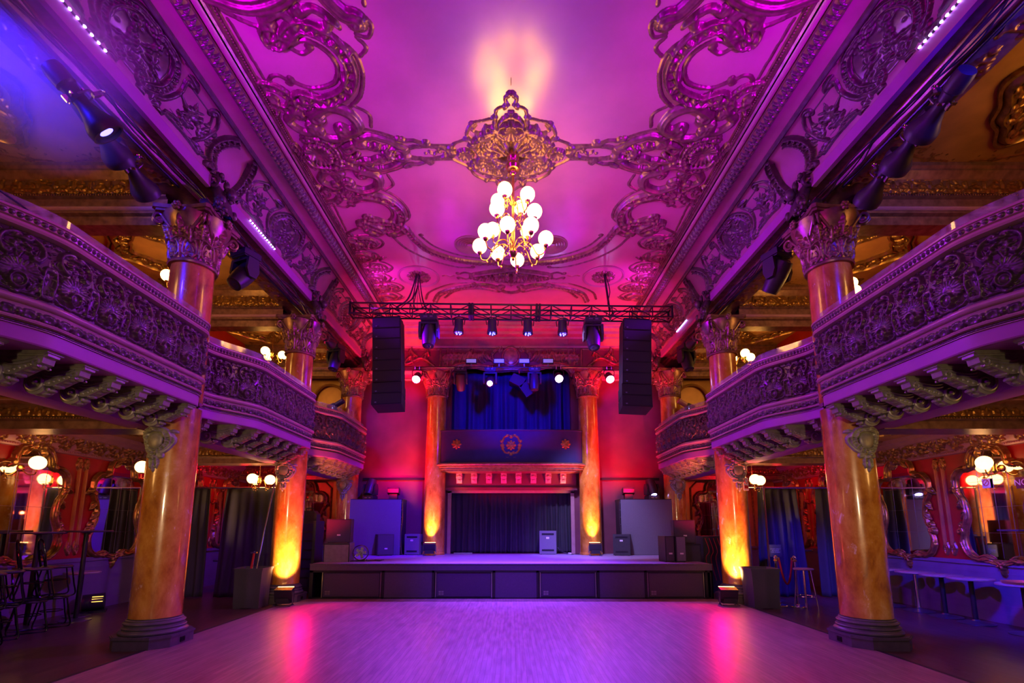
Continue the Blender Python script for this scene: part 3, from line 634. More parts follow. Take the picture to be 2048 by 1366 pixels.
for s in (-1, 1):   # round medallions and vents
    mb = MB().lathe([(.52, 0), (.53, -.015), (.50, -.03), (.48, -.015), (.47, -.004)], 48, (s*2.36, 11.45, ZC), cap=False); mb.obj('medallion_ring', 'mould', cl)
    rr = Rel(-.32, .32, -.32, .32, .01)
    for k in range(10): a = 2*PI*k/10; rr.leaf(.05*math.cos(a), .05*math.sin(a), a, .25, .06, .06, .3); rr.flower(.24*math.cos(a+.3), .24*math.sin(a+.3), .05, .05)
    rr.blob(0, 0, .08, .08, .08); me = rr.mesh('medallion_relief', lambda U, V: (np.stack([s*2.36+U, 11.45+V, 0*U+ZC], -1), np.broadcast_to(nn, U.shape+(3,)))); link('medallion_relief', me, 'giltred', cl, ang=None)
    v = thing('ceiling_vent', 'round louvred ceiling vent beyond the chandelier, %s one' % ('left' if s < 0 else 'right'), 'vent', (s*.93, 10.05, ZC))
    mb = MB()
    for k in range(5): r_ = .07+.055*k; mb.lathe([(r_, 0), (r_+.035, -.045+.006*k), (r_+.03, -.035+.006*k), (r_-.005, 0)], 36, cap=False)
    mb.obj('louvre', 'mould', v); MB().lathe([(.34, 0), (.36, -.012), (.33, -.02), (.32, 0)], 36, cap=False).obj('rim', 'mould', v)
# ------------------------------------------------------------------ columns
def acanthus(mb, ang, r0, z0, h, w, out, curl_=.06):
    """one leaf standing on the bell of a capital"""
    rows = []
    for k in range(11):
        t = k/10; r = r0+out*t**2.2; z = z0+h*(t if t < .85 else .85+.15*(1-(t-.85)/.15*1.1))
        if t > .85: r += curl_*(t-.85)/.15
        ww = w*(.55+.75*math.sin(PI*min(1, t*.9+.1)))*(1+.16*math.cos(t*19))*(1 if t < .9 else .55)
        row = []
        for u in np.linspace(-1, 1, 9):
            a = ang+ww*u/max(r, .01); rr = r+.018*math.cos(u*PI*2.5)-.02*u*u
            row.append((rr*math.cos(a), rr*math.sin(a), z))
        rows.append(row)
    mb.grid(np.array(rows))
def bell(z, r): return r+.01+.16*smooth((z-.10)/.72)**1.5
def smooth(t): t = np.clip(t, 0, 1); return t*t*(3-2*t)
def capital_mb(r=.30, H=.86):
    mb = MB(); mb.lathe([(r, 0), (r+.035, .005), (r+.045, .03), (r+.03, .055), (r+.005, .06)]+[(float(bell(z, r)), z) for z in np.linspace(.07, .78, 12)], 48)
    for k in range(4):   # corner volutes and abacus
        a = PI/4+k*PI/2; d = (math.cos(a), math.sin(a))
        for sg in (-1, 1):
            P = []
            for q in np.linspace(0, 1, 34):
                if q < .35: t = q/.35; rr = r+.06+t*.13; z = .50+t*.22; off = .10*(1-t)+.03
                else: t = (q-.35)/.65; rad = .085*(1-.86*t); th = PI*.5-t*2.5*PI; rr = r+.20+rad*math.cos(th); z = .635+rad*math.sin(th); off = .03
                P.append((rr*d[0]-sg*off*d[1], rr*d[1]+sg*off*d[0], z))
            mb.tube(P, [.022]*12+[.024*(1-.02*i) for i in range(22)], 7)
        mb.cyl(((r+.20)*d[0]-.035*d[1], (r+.20)*d[1]+.035*d[0], .635), ((r+.20)*d[0]+.035*d[1], (r+.20)*d[1]-.035*d[0], .635), .03, 12)
        e = (math.cos(k*PI/2), math.sin(k*PI/2))
        for j in range(6): q = j*PI/3; mb.sphere(((r+.20)*e[0]-.045*math.cos(q)*e[1], (r+.20)*e[1]+.045*math.cos(q)*e[0], .78+.045*math.sin(q)), .03, 8, 5)
        mb.sphere(((r+.215)*e[0], (r+.215)*e[1], .78), .03, 8, 6)
    ab = []
    for k in range(4):
        a0 = PI/4+k*PI/2; c0 = r+.30
        p0 = np.array((c0*math.cos(a0), c0*math.sin(a0))); p1 = np.array((c0*math.cos(a0+PI/2), c0*math.sin(a0+PI/2))); nrm = (p0+p1)/np.linalg.norm(p0+p1)
        for t in np.linspace(0.06, .94, 9): ab.append(tuple(p0+(p1-p0)*t-nrm*.055*math.sin(PI*t)))
    mb.prism(ab, .765, .80); mb.prism([(x*1.07, y*1.07) for x, y in ab], .80, H)
    return mb
def capital_relief(r=.30):
    L = 2*PI*(r+.05); R = Rel(0, L, 0, .76, .0065); w = L/8
    for k in range(-1, 9):
        x = w*(k+.5)
        for sx in (-1, 1):
            R.stroke(ccurl(cr([(x+sx*w*.12, .07), (x+sx*w*.36, .16), (x+sx*w*.30, .30), (x+sx*w*.08, .36)]), 0, 1, .03, sx), .020, .035, 'g')
            R.stroke(cr([(x+sx*w*.10, .08), (x+sx*w*.22, .17), (x+sx*w*.10, .25)]), .013, .025, 'r')
            R.leaf(x+sx*w*.5, .08, PI/2-sx*.1, .34, .035, .05, sx*.35); R.leaf(x+sx*w*.05, .34, PI/2-sx*.9, .18, .03, .055, -sx*.9)
            R.sprig(x+sx*w*.25, .42, PI/2-sx*.3, .2, .02, .045, -sx, 3)
        R.shell(x, .13, .045, .07, .05, 9, PI/2); R.leaf(x, .30, PI/2, .24, .05, .06, 0); R.leaf(x+w/2, .38, PI/2, .30, .055, .06, 0); R.flower(x+w/2, .56, .035, .06)
    R.blur(); f = 2*PI/L
    def fn(U, V):
        rr = bell(V, r); a = U*f; return np.stack([rr*np.cos(a), rr*np.sin(a), V], -1), np.stack([np.cos(a), np.sin(a), -.25+0*a], -1)
    return R.mesh('leafwork', fn)
def oct_(w, h, c): return [(w, -h+c), (w, h-c), (w-c, h), (-w+c, h), (-w, h-c), (-w, -h+c), (-w+c, -h), (w-c, -h)]
def cartouche_mb(s):
    """carved bracket with convex oval shield high on the outer side of a lower column"""
    r = Rel(-.36, .36, -.62, .30, .0085)
    for sx in (-1, 1):
        r.stroke(ccurl(cr([(sx*.02, .22), (sx*.16, .18), (sx*.21, .02), (sx*.14, -.13), (0, -.20)]), .05, -sx, 0, 1), .045, .07, 'b')
        r.stroke(ccurl(cr([(sx*.22, .14), (sx*.30, .02), (sx*.22, -.14), (sx*.10, -.24)]), .05, sx, .04, sx), .034, .05, 'g')
        for k in range(6): r.leaf(sx*(.2-.03*k), .16-.07*k, (.6-.35*k if sx > 0 else PI-.6+.35*k), .15, .035, .05, -sx*.9)
        r.leaf(sx*.05, -.28, -PI/2+sx*.3, .26, .05, .05, -sx*.5)
    r.flower(0, .24, .06, .09); r.flower(0, -.30, .05, .08); r.leaf(0, -.36, -PI/2, .24, .06, .06, 0); r.blur()
    return r
def shaft(r0, r1, z0, z1, n=48):
    k = 14; return [(r0+(r1-r0)*(i/k)**1.4, z0+(z1-z0)*i/k) for i in range(k+1)]
base_prof = [(.44, .215), (.455, .225), (.465, .25), (.455, .275), (.425, .29), (.42, .30), (.425, .315), (.435, .33), (.425, .345), (.40, .35), (.395, .365), (.40, .385), (.415, .395), (.42, .41), (.41, .428), (.385, .435), (.38, .445), (.385, .46), (.375, .475), (.345, .48), (.34, .50)]
base_prof = [(r*.86, .168+(z-.215)*.74) for r, z in base_prof]
capm = None
def column(s, yc, label):
    global capm
    t = thing('column', label, 'column', (s*CX, yc, 0), 0 if s < 0 else PI, None)
    mb = MB(); P = oct_(.40, .40, .165); mb.prism(P, 0, .135); mb.prism([(x*1.035, y*1.035) for x, y in P], .135, .16); mb.prism([(x*1.0, y*1.0) for x, y in P], .16, .17)
    pl = mb.obj('plinth', 'plinth', t, False)
    mb = MB(); mb.box((.405, 0, .07), (.012, .09, .065)); 
    for k in range(4): mb.box((.413, -.032+.02*k, .07), (.006, .011, .045))
    mb.obj('socket_grille', 'black', pl, False)
    MB().lathe(base_prof, 56).obj('base_moulding', 'plinth', t, True, 50)
    MB().lathe(shaft(.310, .306, .375, 3.30), 56).obj('shaft', 'marble', t, True, 60)
    MB().lathe(shaft(.302, .288, 3.40, 5.50), 56).obj('upper_shaft', 'marble', t, True, 60)
    global capr
    if capm is None: capr = capital_relief(.29)
    if capm is None: c = capital_mb(.29).obj('capital', 'giltred', t, True, 50, (0, 0, 5.48)); capm = c.data
    else: c = link('capital', capm, 'giltred', t, False, None, (0, 0, 5.48)); c.data.materials.pop() if len(c.data.materials) > 1 else None
    lw = bpy.data.objects.new('leafwork', capr); C.objects.link(lw); lw.parent = c
    r = cartouche_mb(s)
    # the shield sits on the side turned to the aisle and the camera (local -x for both sides, and world -y)
    ca = -PI/2-.12 if s < 0 else PI/2+.12
    nx, ny = math.cos(ca), math.sin(ca)
    def fn(U, V):
        bend = .10*np.clip(V+.10, 0, 1); rad = .298+bend*1.3; a = ca+U*.8/.33
        return np.stack([rad*np.cos(a), rad*np.sin(a), 2.77+V*.74], -1), np.stack([np.cos(a), np.sin(a), 0*a-.15], -1)
    cm = link('cartouche', r.mesh('cartouche', fn), 'greenish', t, ang=None)
    mb = MB(); mb.sphere((nx*.315, ny*.315, 2.79), .115, 20, 14, (1, 1, 1)); 
    v = mb.v[0]; d = v-np.array((nx*.315, ny*.315, 2.79)); dn = (d @ np.array((nx, ny, 0)))[:, None]*np.array((nx, ny, 0)); d2 = d-dn*.65; d2[:, 2] *= 1.15
    mb.v[0] = d2+np.array((nx*.32, ny*.32, 2.79)); mb.obj('shield', 'greenish', cm, ang=60)
    mb = MB(); mb.tube([(nx*.30+.22*math.cos(q)*-ny*.8, ny*.30+.22*math.cos(q)*nx*.8, 3.0) for q in np.linspace(0, PI, 12)], .02, 6); 
    return t
pos = ('nearest the camera', 'beside the front corner of the stage', 'at the back end of the gallery beside the stage wall')
for s, sd in ((-1, 'left'), (1, 'right')):
    for yc, p in zip(COLY, pos): column(s, yc, 'orange marbled column on grey octagonal plinth, %s side, %s' % (sd, p))
for s, sd in ((-1, 'left'), (1, 'right')):
    t = thing('column', 'marbled column with gilded capital standing on the stage just %s of the dark doorway drape' % sd, 'column', (s*2.33+.04, 14.45, .76))
    MB().lathe([(.34, 0), (.34, .05), (.325, .07)], 40).obj('base_moulding', 'marble', t)
    MB().lathe(shaft(.325, .29, .05, 4.74), 56).obj('shaft', 'marble', t, True, 60)
    c = link('capital', capm, 'giltred', t, False, None, (0, 0, 4.72)); lw = bpy.data.objects.new('leafwork', capr); C.objects.link(lw); lw.parent = c
capr.materials.clear(); capr.materials.append(M['giltred']); capr.polygons.foreach_set('use_smooth', [True]*len(capr.polygons))
while len(capm.materials) > 1: capm.materials.pop()
# ------------------------------------------------------------------ gallery fronts
def bay_path(s):
    ys = np.concatenate([np.linspace(-1.66, -.3, 34), np.linspace(-.25, 1.40, 12)])
    P = [(.02+.42*smooth((y+1.62)/1.05), y) for y in ys]
    for a in np.linspace(.15, 1, 9)*PI/2: P.append((.44-.22*(1-math.cos(a)), 1.42+.22*math.sin(a)))
    P.append((.05, 1.645)); P = np.array([(-s*x, y) for x, y in P]); return P
def path_fn(P, s):
    d = np.linalg.norm(np.diff(P, axis=0), axis=1); L = np.concatenate([[0], np.cumsum(d)])
    T = np.gradient(P, axis=0); T /= np.linalg.norm(T, axis=1)[:, None]; N = np.stack([T[:,1], -T[:,0]], -1)*(1 if s < 0 else -1)
    def at(q): return (np.stack([np.interp(q, L, P[:,0]), np.interp(q, L, P[:,1])], -1), np.stack([np.interp(q, L, N[:,0]), np.interp(q, L, N[:,1])], -1))
    return at, L[-1], N
def sweepN(P, N, prof):
    G = np.zeros((len(P), len(prof), 3))
    for j, (o, z) in enumerate(prof): G[:, j, :2] = P+N*o; G[:, j, 2] = z
    return G
# parapet relief, one period .42 wide
PER = .42
def parapet_rel(Ltot):
    n = int(Ltot/PER); off = (Ltot-n*PER)/2; r = Rel(0, Ltot, 0, .63, .0058)
    one = Rel(0, PER, 0, .63, .0058); rb = random.Random(2); cx = PER/2
    one.H[:] = .0
    for k in range(70):
        x, y = rb.uniform(.0, PER), rb.uniform(.02, .61); one.leaf(x, y, rb.uniform(0, 6.3), rb.uniform(.05, .10), .014, .028, rb.choice((-1.4, 1.4)))
    one.shell(cx, .22, .125, .155, .055, 22, PI/2); one.blob(cx, .13, .062, .074, .08, lambda q, t: np.where(q > .70, 1-((q-.85)/.15)**2*.5, .25+.45*np.sqrt(np.clip(1-(q/.7)**2, 0, 1))))
    for sx in (-1, 1):
        P = ccurl(cr([(cx+sx*.06, .58), (cx+sx*.13, .53), (cx+sx*.15, .44), (cx+sx*.12, .37)]), .03, sx, .026, -sx); one.stroke(P, .020, .058, 'g')
        one.stroke(ccurl(cr([(cx+sx*.17, .06), (cx+sx*.16, .20), (cx+sx*.17, .32)]), .022, sx, .022, -sx), .014, .045, 'g')
        one.stroke(ccurl(cr([(cx+sx*.02, .04), (cx+sx*.10, .05), (cx+sx*.155, .09)]), 0, 1, .022, sx), .013, .028, 'g')
        one.sprig(cx+sx*.03, .40, (.4 if sx > 0 else PI-.4), .11, .013, .05, sx, 3)
        one.blob(cx+sx*.195, .30, .012, .15, .008); one.flower(cx+sx*.17, .58, .03, .03)
    one.blob(cx, .53, .048, .026, .075); one.stroke(cr([(cx-.06, .53), (cx, .565), (cx+.06, .53)]), .010, .03); one.flower(cx, .42, .032, .036); one.blob(cx, .03, .03, .02, .035)
    one.blur(); H1 = one.H.reshape(one.nv, one.nu); H = r.H.reshape(r.nv, r.nu)
    x = np.arange(r.nu)*r.res-off; i = np.rint((x % PER)/r.res).astype(int).clip(0, one.nu-1); H[:, :] = H1[:r.nv, i]; r.H = H.ravel(); return r
def band_rel(Ltot, h, kind):
    r = Rel(0, Ltot, 0, h, .0075)
    if kind == 'leaf':
        k = 0
        while k*.14 < Ltot:
            x = .07+k*.14; r.shell(x, h*.45, .045, h*.48, .028, 7, PI/2); r.blob(x+.07, h*.5, .018, h*.3, .034); r.leaf(x+.035, h*.1, 1.3, h*.8, .016, .022, .6); r.leaf(x-.035, h*.1, 1.8, h*.8, .016, .022, -.6); k += 1
    elif kind == 'egg':
        k = 0
        while k*.055 < Ltot: r.blob(.03+k*.055, h*.5, .019, h*.45, .022); k += 1
    else:
        k = 0
        while k*.033 < Ltot: r.blob(.016+k*.033, h*.5, .0145, h*.5, .02); k += 1
    r.blur(); return r
def bracket_mb():
    """console bracket hanging under the gallery edge: small head to the room (+x), large volute by the beam"""
    mb = MB()
    up = [(.60, 0), (.60, -.05), (.56, -.06)]; low = []
    for t in np.linspace(0, 1, 18): low.append((.55-.36*t, -.115-.045*math.sin(t*PI)-.10*float(smooth((t-.25)/.7))))
    vol = [(.115+.13*math.cos(a), -.185+.13*math.sin(a)) for a in np.linspace(-.75, -PI*1.45, 18)]
    poly = [(.02, 0)]+up+low+vol+[(.02, -.05)]
    mb.prism(poly, -.062, .062, 'y')
    mb.prism([(.0, .004), (.615, .004), (.615, -.02), (.59, -.032), (0, -.032)], -.085, .085, 'y'); mb.prism([(0, -.03), (.585, -.03), (.565, -.052), (0, -.052)], -.074, .074, 'y')
    for sy in (-1, 1):
        P = []
        for q in np.linspace(0, 1, 44):
            th = q*2.9*PI; rad = .122*(1-.86*q); P.append((.115+rad*math.cos(PI*.5+th), sy*.064, -.185+rad*math.sin(PI*.5+th)))
        mb.tube(P, [.019*(1-.35*q) for q in np.linspace(0, 1, 44)], 6); mb.sphere((.115, sy*.068, -.185), .024, 8, 6)
        P = []
        for q in np.linspace(0, 1, 26):
            th = q*2.2*PI; rad = .046*(1-.8*q); P.append((.50+rad*math.cos(-PI*.35-th), sy*.063, -.105+rad*math.sin(-PI*.35-th)))
        mb.tube(P, .012, 5)
        for dz, rr in ((.03, .012), (-.025, .010)): mb.tube([(.50-.30*t, sy*.064, -.075-.05*math.sin(t*PI)*.6-.03*float(smooth((t-.3)/.7))+dz*.6) for t in np.linspace(0, 1, 14)], rr, 5)
        for k in range(6): mb.sphere((.44-.05*k, sy*.062, -.13-.016*k), .017, 6, 4, (1.3, .6, 1))
    for k in range(7):   # leaf on the under side
        t = k/6; x, z = .50-.40*t, -.145-.15*float(smooth((t-.1)/.8)); w = .055*math.sin(PI*(.2+.7*t)); mb.sphere((x, 0, z), .04, 9, 6, (1.1, w/.04, .55)); mb.sphere((x, w*.8, z+.004), .02, 6, 4); mb.sphere((x, -w*.8, z+.004), .02, 6, 4)
    return mb
brm = None
def bay_meshes(s):
    P = bay_path(s); at, Lt, N = path_fn(P, s); W = {}
    def sw(nm, prof, mat, ang=35): me = MB().grid(sweepN(P, N, prof)).obj(nm, mat, None, True, ang); W[nm] = me; return me
    sw('parapet', [(-.06, 4.30), (-.06, 3.52), (0, 3.52), (.004, 3.66), (.03, 3.78), (.045, 3.90), (.04, 4.08), (.012, 4.22), (.0, 4.30)], 'relief')
    sw('handrail', [(-.12, 4.37), (-.12, 4.455), (-.10, 4.465), (.075, 4.465), (.088, 4.45), (.088, 4.432), (.07, 4.425), (.06, 4.37), (.035, 4.36), (.03, 4.345), (.075, 4.34), (.082, 4.315), (.07, 4.295), (.03, 4.285), (-.02, 4.28)], 'mould')
    sw('torus_moulding', [(.01, 3.665)]+[(.045+.045*math.cos(a), 3.625+.036*math.sin(a)) for a in np.linspace(PI*.5, -PI*.5, 9)]+[(.05, 3.585), (.045, 3.57)], 'mould', 50)
    sw('cornice_moulding', [(.045, 3.57), (.02, 3.47), (.055, 3.468), (.062, 3.455), (.055, 3.44), (.02, 3.438), (.018, 3.40), (.045, 3.398), (.045, 3.392)], 'mould')
    sw('fascia_board', [(.0, 3.392), (.03, 3.392), (.03, 3.262), (.02, 3.25), (-.50, 3.25), (-.50, 3.5), (-.06, 3.53)], 'board')
    r = parapet_rel(Lt)
    def fp(U, V):
        p, n = at(U); z = 3.665+V; o = np.interp(z, [3.66, 3.78, 3.90, 4.08, 4.22, 4.30], [.004, .03, .045, .04, .012, 0])
        q = p+n*o[..., None]; return np.concatenate([q, z[..., None]], -1), np.concatenate([n, 0*z[..., None]], -1)
    W['carved_panel'] = link('carved_panel', r.mesh('carved_panel', fp, thr=None), 'relief', None, ang=None)
    def ff(o0, z0, o1, z1, h):
        nz = (o0-o1); nn = math.hypot(z1-z0, nz)
        def f(U, V):
            p, n = at(U); t = V/h; q = p+n*(o0+(o1-o0)*t)[..., None]
            return np.concatenate([q, (z0+(z1-z0)*t)[..., None]], -1), np.concatenate([n*((z1-z0)/nn), 0*t[..., None]+nz/nn], -1)
        return f
    W['leaf_band'] = link('leaf_band', band_rel(Lt, .10, 'leaf').mesh('leaf_band', ff(.02, 3.47, .045, 3.57, .10)), 'relief', None, ang=None)
    W['bead_band'] = link('bead_band', band_rel(Lt, .03, 'bead').mesh('bead_band', ff(.018, 3.402, .02, 3.435, .03)), 'relief', None, ang=None)
    W['egg_band'] = link('egg_band', band_rel(Lt, .048, 'egg').mesh('egg_band', ff(.06, 4.372, .07, 4.424, .048)), 'relief', None, ang=None)
    W['glass_screen'] = MB().grid(sweepN(P, N, [(-.035, 4.46), (-.035, 4.60), (-.027, 4.60), (-.027, 4.46)])).obj('glass_screen', 'glass', None, True, 35)
    return W, at, Lt
where = ('nearest bay of the %s gallery front, running out of frame', 'middle bay of the %s gallery front, between the two near columns', 'far bay of the %s gallery front, next to the stage wall')
for s, sd in ((-1, 'left'), (1, 'right')):
    W, at, Lt = bay_meshes(s)
    for q, yc in enumerate((5.0, 8.8, 12.6)):
        t = thing('balcony', 'carved bowed balcony, '+where[q] % sd, 'balcony', (s*4.82, yc, 0))
        for nm, ob in W.items():
            if q == 0: o = ob
            else: o = ob.copy(); C.objects.link(o)
            o.parent = t
        for k in range(8):
            y = -1.36+k*.40; xo = .02+.42*float(smooth((y+1.62)/1.05))
            if brm is None: b = bracket_mb().obj('bracket', 'greenish', t, True, 40); brm = b.data
            else: b = bpy.data.objects.new('bracket', brm); C.objects.link(b); b.parent = t
            b.location = (-s*(xo-.63), y, 3.25); b.rotation_euler = (0, 0, 0 if s < 0 else PI)
# raised floor of the galleries
for s in (-1, 1):
    o = MB().b2(s*4.90, s*WX, YF, YB, 3.50, 3.56).obj('floor', 'floor2', smooth=False); struct(o, 'gallery floor')
    o = MB().b2(s*4.86, s*4.92, -3.2, 3.3, 3.3, 4.45).obj('trim', 'relief', smooth=False); struct(o, 'gallery front behind the camera')
# ------------------------------------------------------------------ stage
st = thing('stage', 'low wide stage with purple-lit deck and black skirt at the end of the hall', 'stage', (0, 10.95, 0))
MB().b2(-4.47, 4.47, 0, YB-10.95-.005, .735, .76).obj('deck', 'deck', st, False)
mb = MB(); mb.b2(-4.47, 4.47, -.012, .02, .62, .735); mb.b2(-4.47, 4.47, -.03, .0, .742, .768); mb.obj('lip', 'skirt', st, False)
mb = MB()
for k in range(30): mb.sphere((-4.4+k*.303, -.032, .756), .006, 6, 4)
mb.obj('lip_screws', 'steel', st, ang=None)
px = lambda x: (x-1022)*.01106
SUB = [(640, 763), (868, 986), (1078, 1195), (1294, 1412)]; PAN = [(768, 864), (990, 1073), (1199, 1290)]
mb = MB(); mb.b2(-4.47, 4.47, .75, .80, 0, .62); mb.b2(-4.47, 4.47, -.0, .05, 0, .035); mb.b2(-4.47, 4.47, 0, .05, .575, .62)
for x in (622, 765.5, 866, 988, 1075.5, 1197, 1292, 1414, 1424): mb.b2(px(x)-.028, px(x)+.028, 0, .06, 0, .62)
for s in (-1, 1): mb.b2(s*4.45, s*4.47, 0, YB-10.96, 0, .735)
mb.obj('frame', 'black', st, False)
for a, b in PAN: MB().b2(px(a), px(b), .012, .03, .035, .575).obj('skirt_panel', 'skirt', st, False)
for i, (a, b) in enumerate(SUB):
    t = thing('subwoofer', ('%s of the four wide grilled subwoofers under the stage edge' % ('leftmost', 'second from left', 'third from left', 'rightmost')[i]), 'speaker', ((px(a)+px(b))/2, 10.98, .037), 0, 'subwoofers under the stage')
    w = px(b)-px(a)-.06; MB().b2(-w/2, w/2, .02, .68, 0, .535).obj('cabinet', 'cab', t, False)
    MB().b2(-w/2+.03, w/2-.03, .004, .02, .015, .52).obj('grille', 'grille', t, False)
    mb = MB()
    for u in (0, 1):
        for v in (0, 1):
            mb.b2(-w/2+.07+u*.06, -w/2+.12+u*.06, .0, .006, .05+v*.05, .088+v*.05)
    mb.obj('emblem', 'steel', t, False)
    for sx in (-1, 1):
        mb = MB(); mb.b2(sx*w/2-.012, sx*w/2+.012, .0, .03, 0, .535); mb.obj('edge_trim', 'steel', t, False)
# the drape in the doorway, the upper drape, and the bandstand front
def drape(nm, label, x0, x1, y, z0, z1, mat, amp=.035, per=.14, seed=1, flare=.0, cat='curtain', par=None, gather=None):
    rb = random.Random(seed); n = int(abs(x1-x0)/.012)+2; ph = [rb.uniform(0, 6) for _ in range(6)]; rows = []
    for k in range(22):
        t = k/21; z = z1+(z0-z1)*t; row = []
        for i in range(n):
            u = i/(n-1); x = x0+(x1-x0)*u; c = (x0+x1)/2; xx = c+(x-c)*(1+flare*t)
            f = math.sin(2*PI*x/per+1.4*math.sin(x*3+ph[0])+ph[1])+.5*math.sin(2*PI*x/(per*1.9)+ph[2]+t*.8)+.35*math.sin(x*31+ph[3])
            row.append((xx+.01*math.sin(t*5+x*9), y+amp*f*(.35+.65*min(1, t*2.5)), z))
        rows.append(row)
    mb = MB().grid(np.array(rows)); o = mb.obj(nm, mat, par, True, None)
    md = o.modifiers.new('th', 'SOLIDIFY'); md.thickness = .006
    if par is None: tag(o, label, cat)
    return o
drape('drape', 'black pleated drape filling the wide doorway at the back of the stage', -1.86, 1.9, 15.15, .77, 2.66, 'velvet', .04, .17, 3, 0, 'curtain')
drape('drape', 'dark blue drape hanging in the upper opening above the bandstand front', -1.92, 1.95, 15.4, 3.9, 6.6, 'blue', .09, .42, 8, 0, 'curtain')
bx = thing('bandstand_front', 'dark blue bowed bandstand front with gold ornaments over the stage doorway', 'balcony', (0, 14.1, 0))
P = np.array([(-2.18, .75), (-2.18, .30)]+[(-2.18+.30*(1-math.cos(a)), .30-.30*math.sin(a)) for a in np.linspace(.2, PI/2, 7)]+[(x, -.06*math.cos(x/1.9*PI/2)) for x in np.linspace(-1.7, 1.7, 15)]+[(2.18-.30*(1-math.cos(a)), .30-.30*math.sin(a)) for a in np.linspace(PI/2, .2, 7)]+[(2.18, .30), (2.18, .75)])
T = np.gradient(P, axis=0); T /= np.linalg.norm(T, axis=1)[:, None]; N = np.stack([T[:,1], -T[:,0]], -1)
MB().grid(sweepN(P, N, [(-.05, 4.42), (.02, 4.42), (.02, 4.40), (.0, 4.395), (.0, 3.44)])).obj('cloth_front', 'blue', bx)
MB().grid(sweepN(P, N, [(-.03, 4.418), (-.03, 4.44), (.02, 4.44), (.02, 4.418)])).obj('top_rail', 'blackp', bx)
MB().grid(sweepN(P, N, [(0, 3.45), (.05, 3.44), (.10, 3.41), (.115, 3.385), (.10, 3.36), (.06, 3.35), (.055, 3.31), (.03, 3.30), (.03, 3.245), (-.02, 3.24), (-.02, 3.19), (-.6, 3.18)])).obj('cornice_moulding', 'giltred', bx)
Lp = np.linalg.norm(np.diff(P, axis=0), axis=1).sum(); rr = band_rel(Lp, .06, 'leaf'); rr2 = band_rel(Lp, .03, 'bead'); at2, _, _ = path_fn(P, -1)
def fb(o, z):
    def f(U, V): p, n = at2(U); return np.concatenate([p+n*o, (z+V)[..., None]], -1), np.concatenate([n, 0*V[..., None]], -1)
    return f
link('leaf_band', rr.mesh('leaf_band', fb(.085, 3.365)), 'gilt', bx, ang=None); link('bead_band', rr2.mesh('bead_band', fb(.052, 3.31)), 'gilt', bx, ang=None)
def orn(cx, full):
    r = Rel(cx-.36, cx+.36, 3.6, 4.3, .008)
    z = 3.96 if full else 4.0
    r.flower(cx, z, .13, .022, 8); r.flower(cx, z, .07, .035, 6)
    for k in range(8): a = k*PI/4; r.blob(cx+.12*math.cos(a), z+.12*math.sin(a), .02, .02, .025)
    if full:
        for sx in (-1, 1):
            r.stroke(ccurl(cr([(cx+sx*.10, 4.25), (cx+sx*.20, 4.20), (cx+sx*.25, 4.08)]), .03, -sx, .03, sx), .016, .02, 'g'); r.stroke(ccurl(cr([(cx+sx*.26, 3.86), (cx+sx*.18, 3.75), (cx+sx*.08, 3.72)]), .03, sx, .02, -sx), .014, .02, 'g')
            r.flower(cx+sx*.26, z, .05, .02, 4)
        r.flower(cx, 4.22, .045, .02, 5); r.flower(cx, 3.70, .045, .02, 5)
    r.blur(); return r
for cx, full in ((0, True), (-1.62, False), (1.62, False)):
    r = orn(cx, full); yy = -.06*math.cos(cx/1.9*PI/2)
    link('gold_ornament', r.mesh('gold_ornament', lambda U, V: (np.stack([U, 0*U+yy-.006-.0*U, V], -1), np.broadcast_to(np.array((0, -1., 0)), U.shape+(3,)))), 'gilt', bx, ang=None)
cons = MB(); cons.prism([(0, 0), (.17, 0), (.17, -.03), (.15, -.04), (.14, -.12), (.09, -.20), (.07, -.28), (.03, -.31), (0, -.31)], -.085, .085, 'x')
cons.sphere((0, .13, -.09), .05, 8, 6); cons.sphere((0, .08, -.22), .045, 8, 6)
for sx in (-1, 1): cons.sphere((sx*.06, .12, -.10), .035, 7, 5); cons.sphere((sx*.05, .09, -.19), .03, 7, 5); cons.tube([(sx*.088, .08+.05*math.cos(a), -.09+.05*math.sin(a)) for a in np.linspace(0, 5.5, 12)], .012, 5)
c0 = cons.obj('bracket', 'mould', bx, True, 40); c0.rotation_euler = (0, 0, PI); c0.location = (-1.58, .60, 3.19)
for k in range(1, 8): c = c0.copy(); C.objects.link(c); c.location = (-1.58+k*.453, .60, 3.19)
mb = MB(); mb.b2(-2.0, 2.0, .60, .80, 2.75, 3.2); mb.b2(-2.0, 2.02, .55, .80, 2.68, 2.76); mb.obj('lintel', 'wallstage', bx, False)
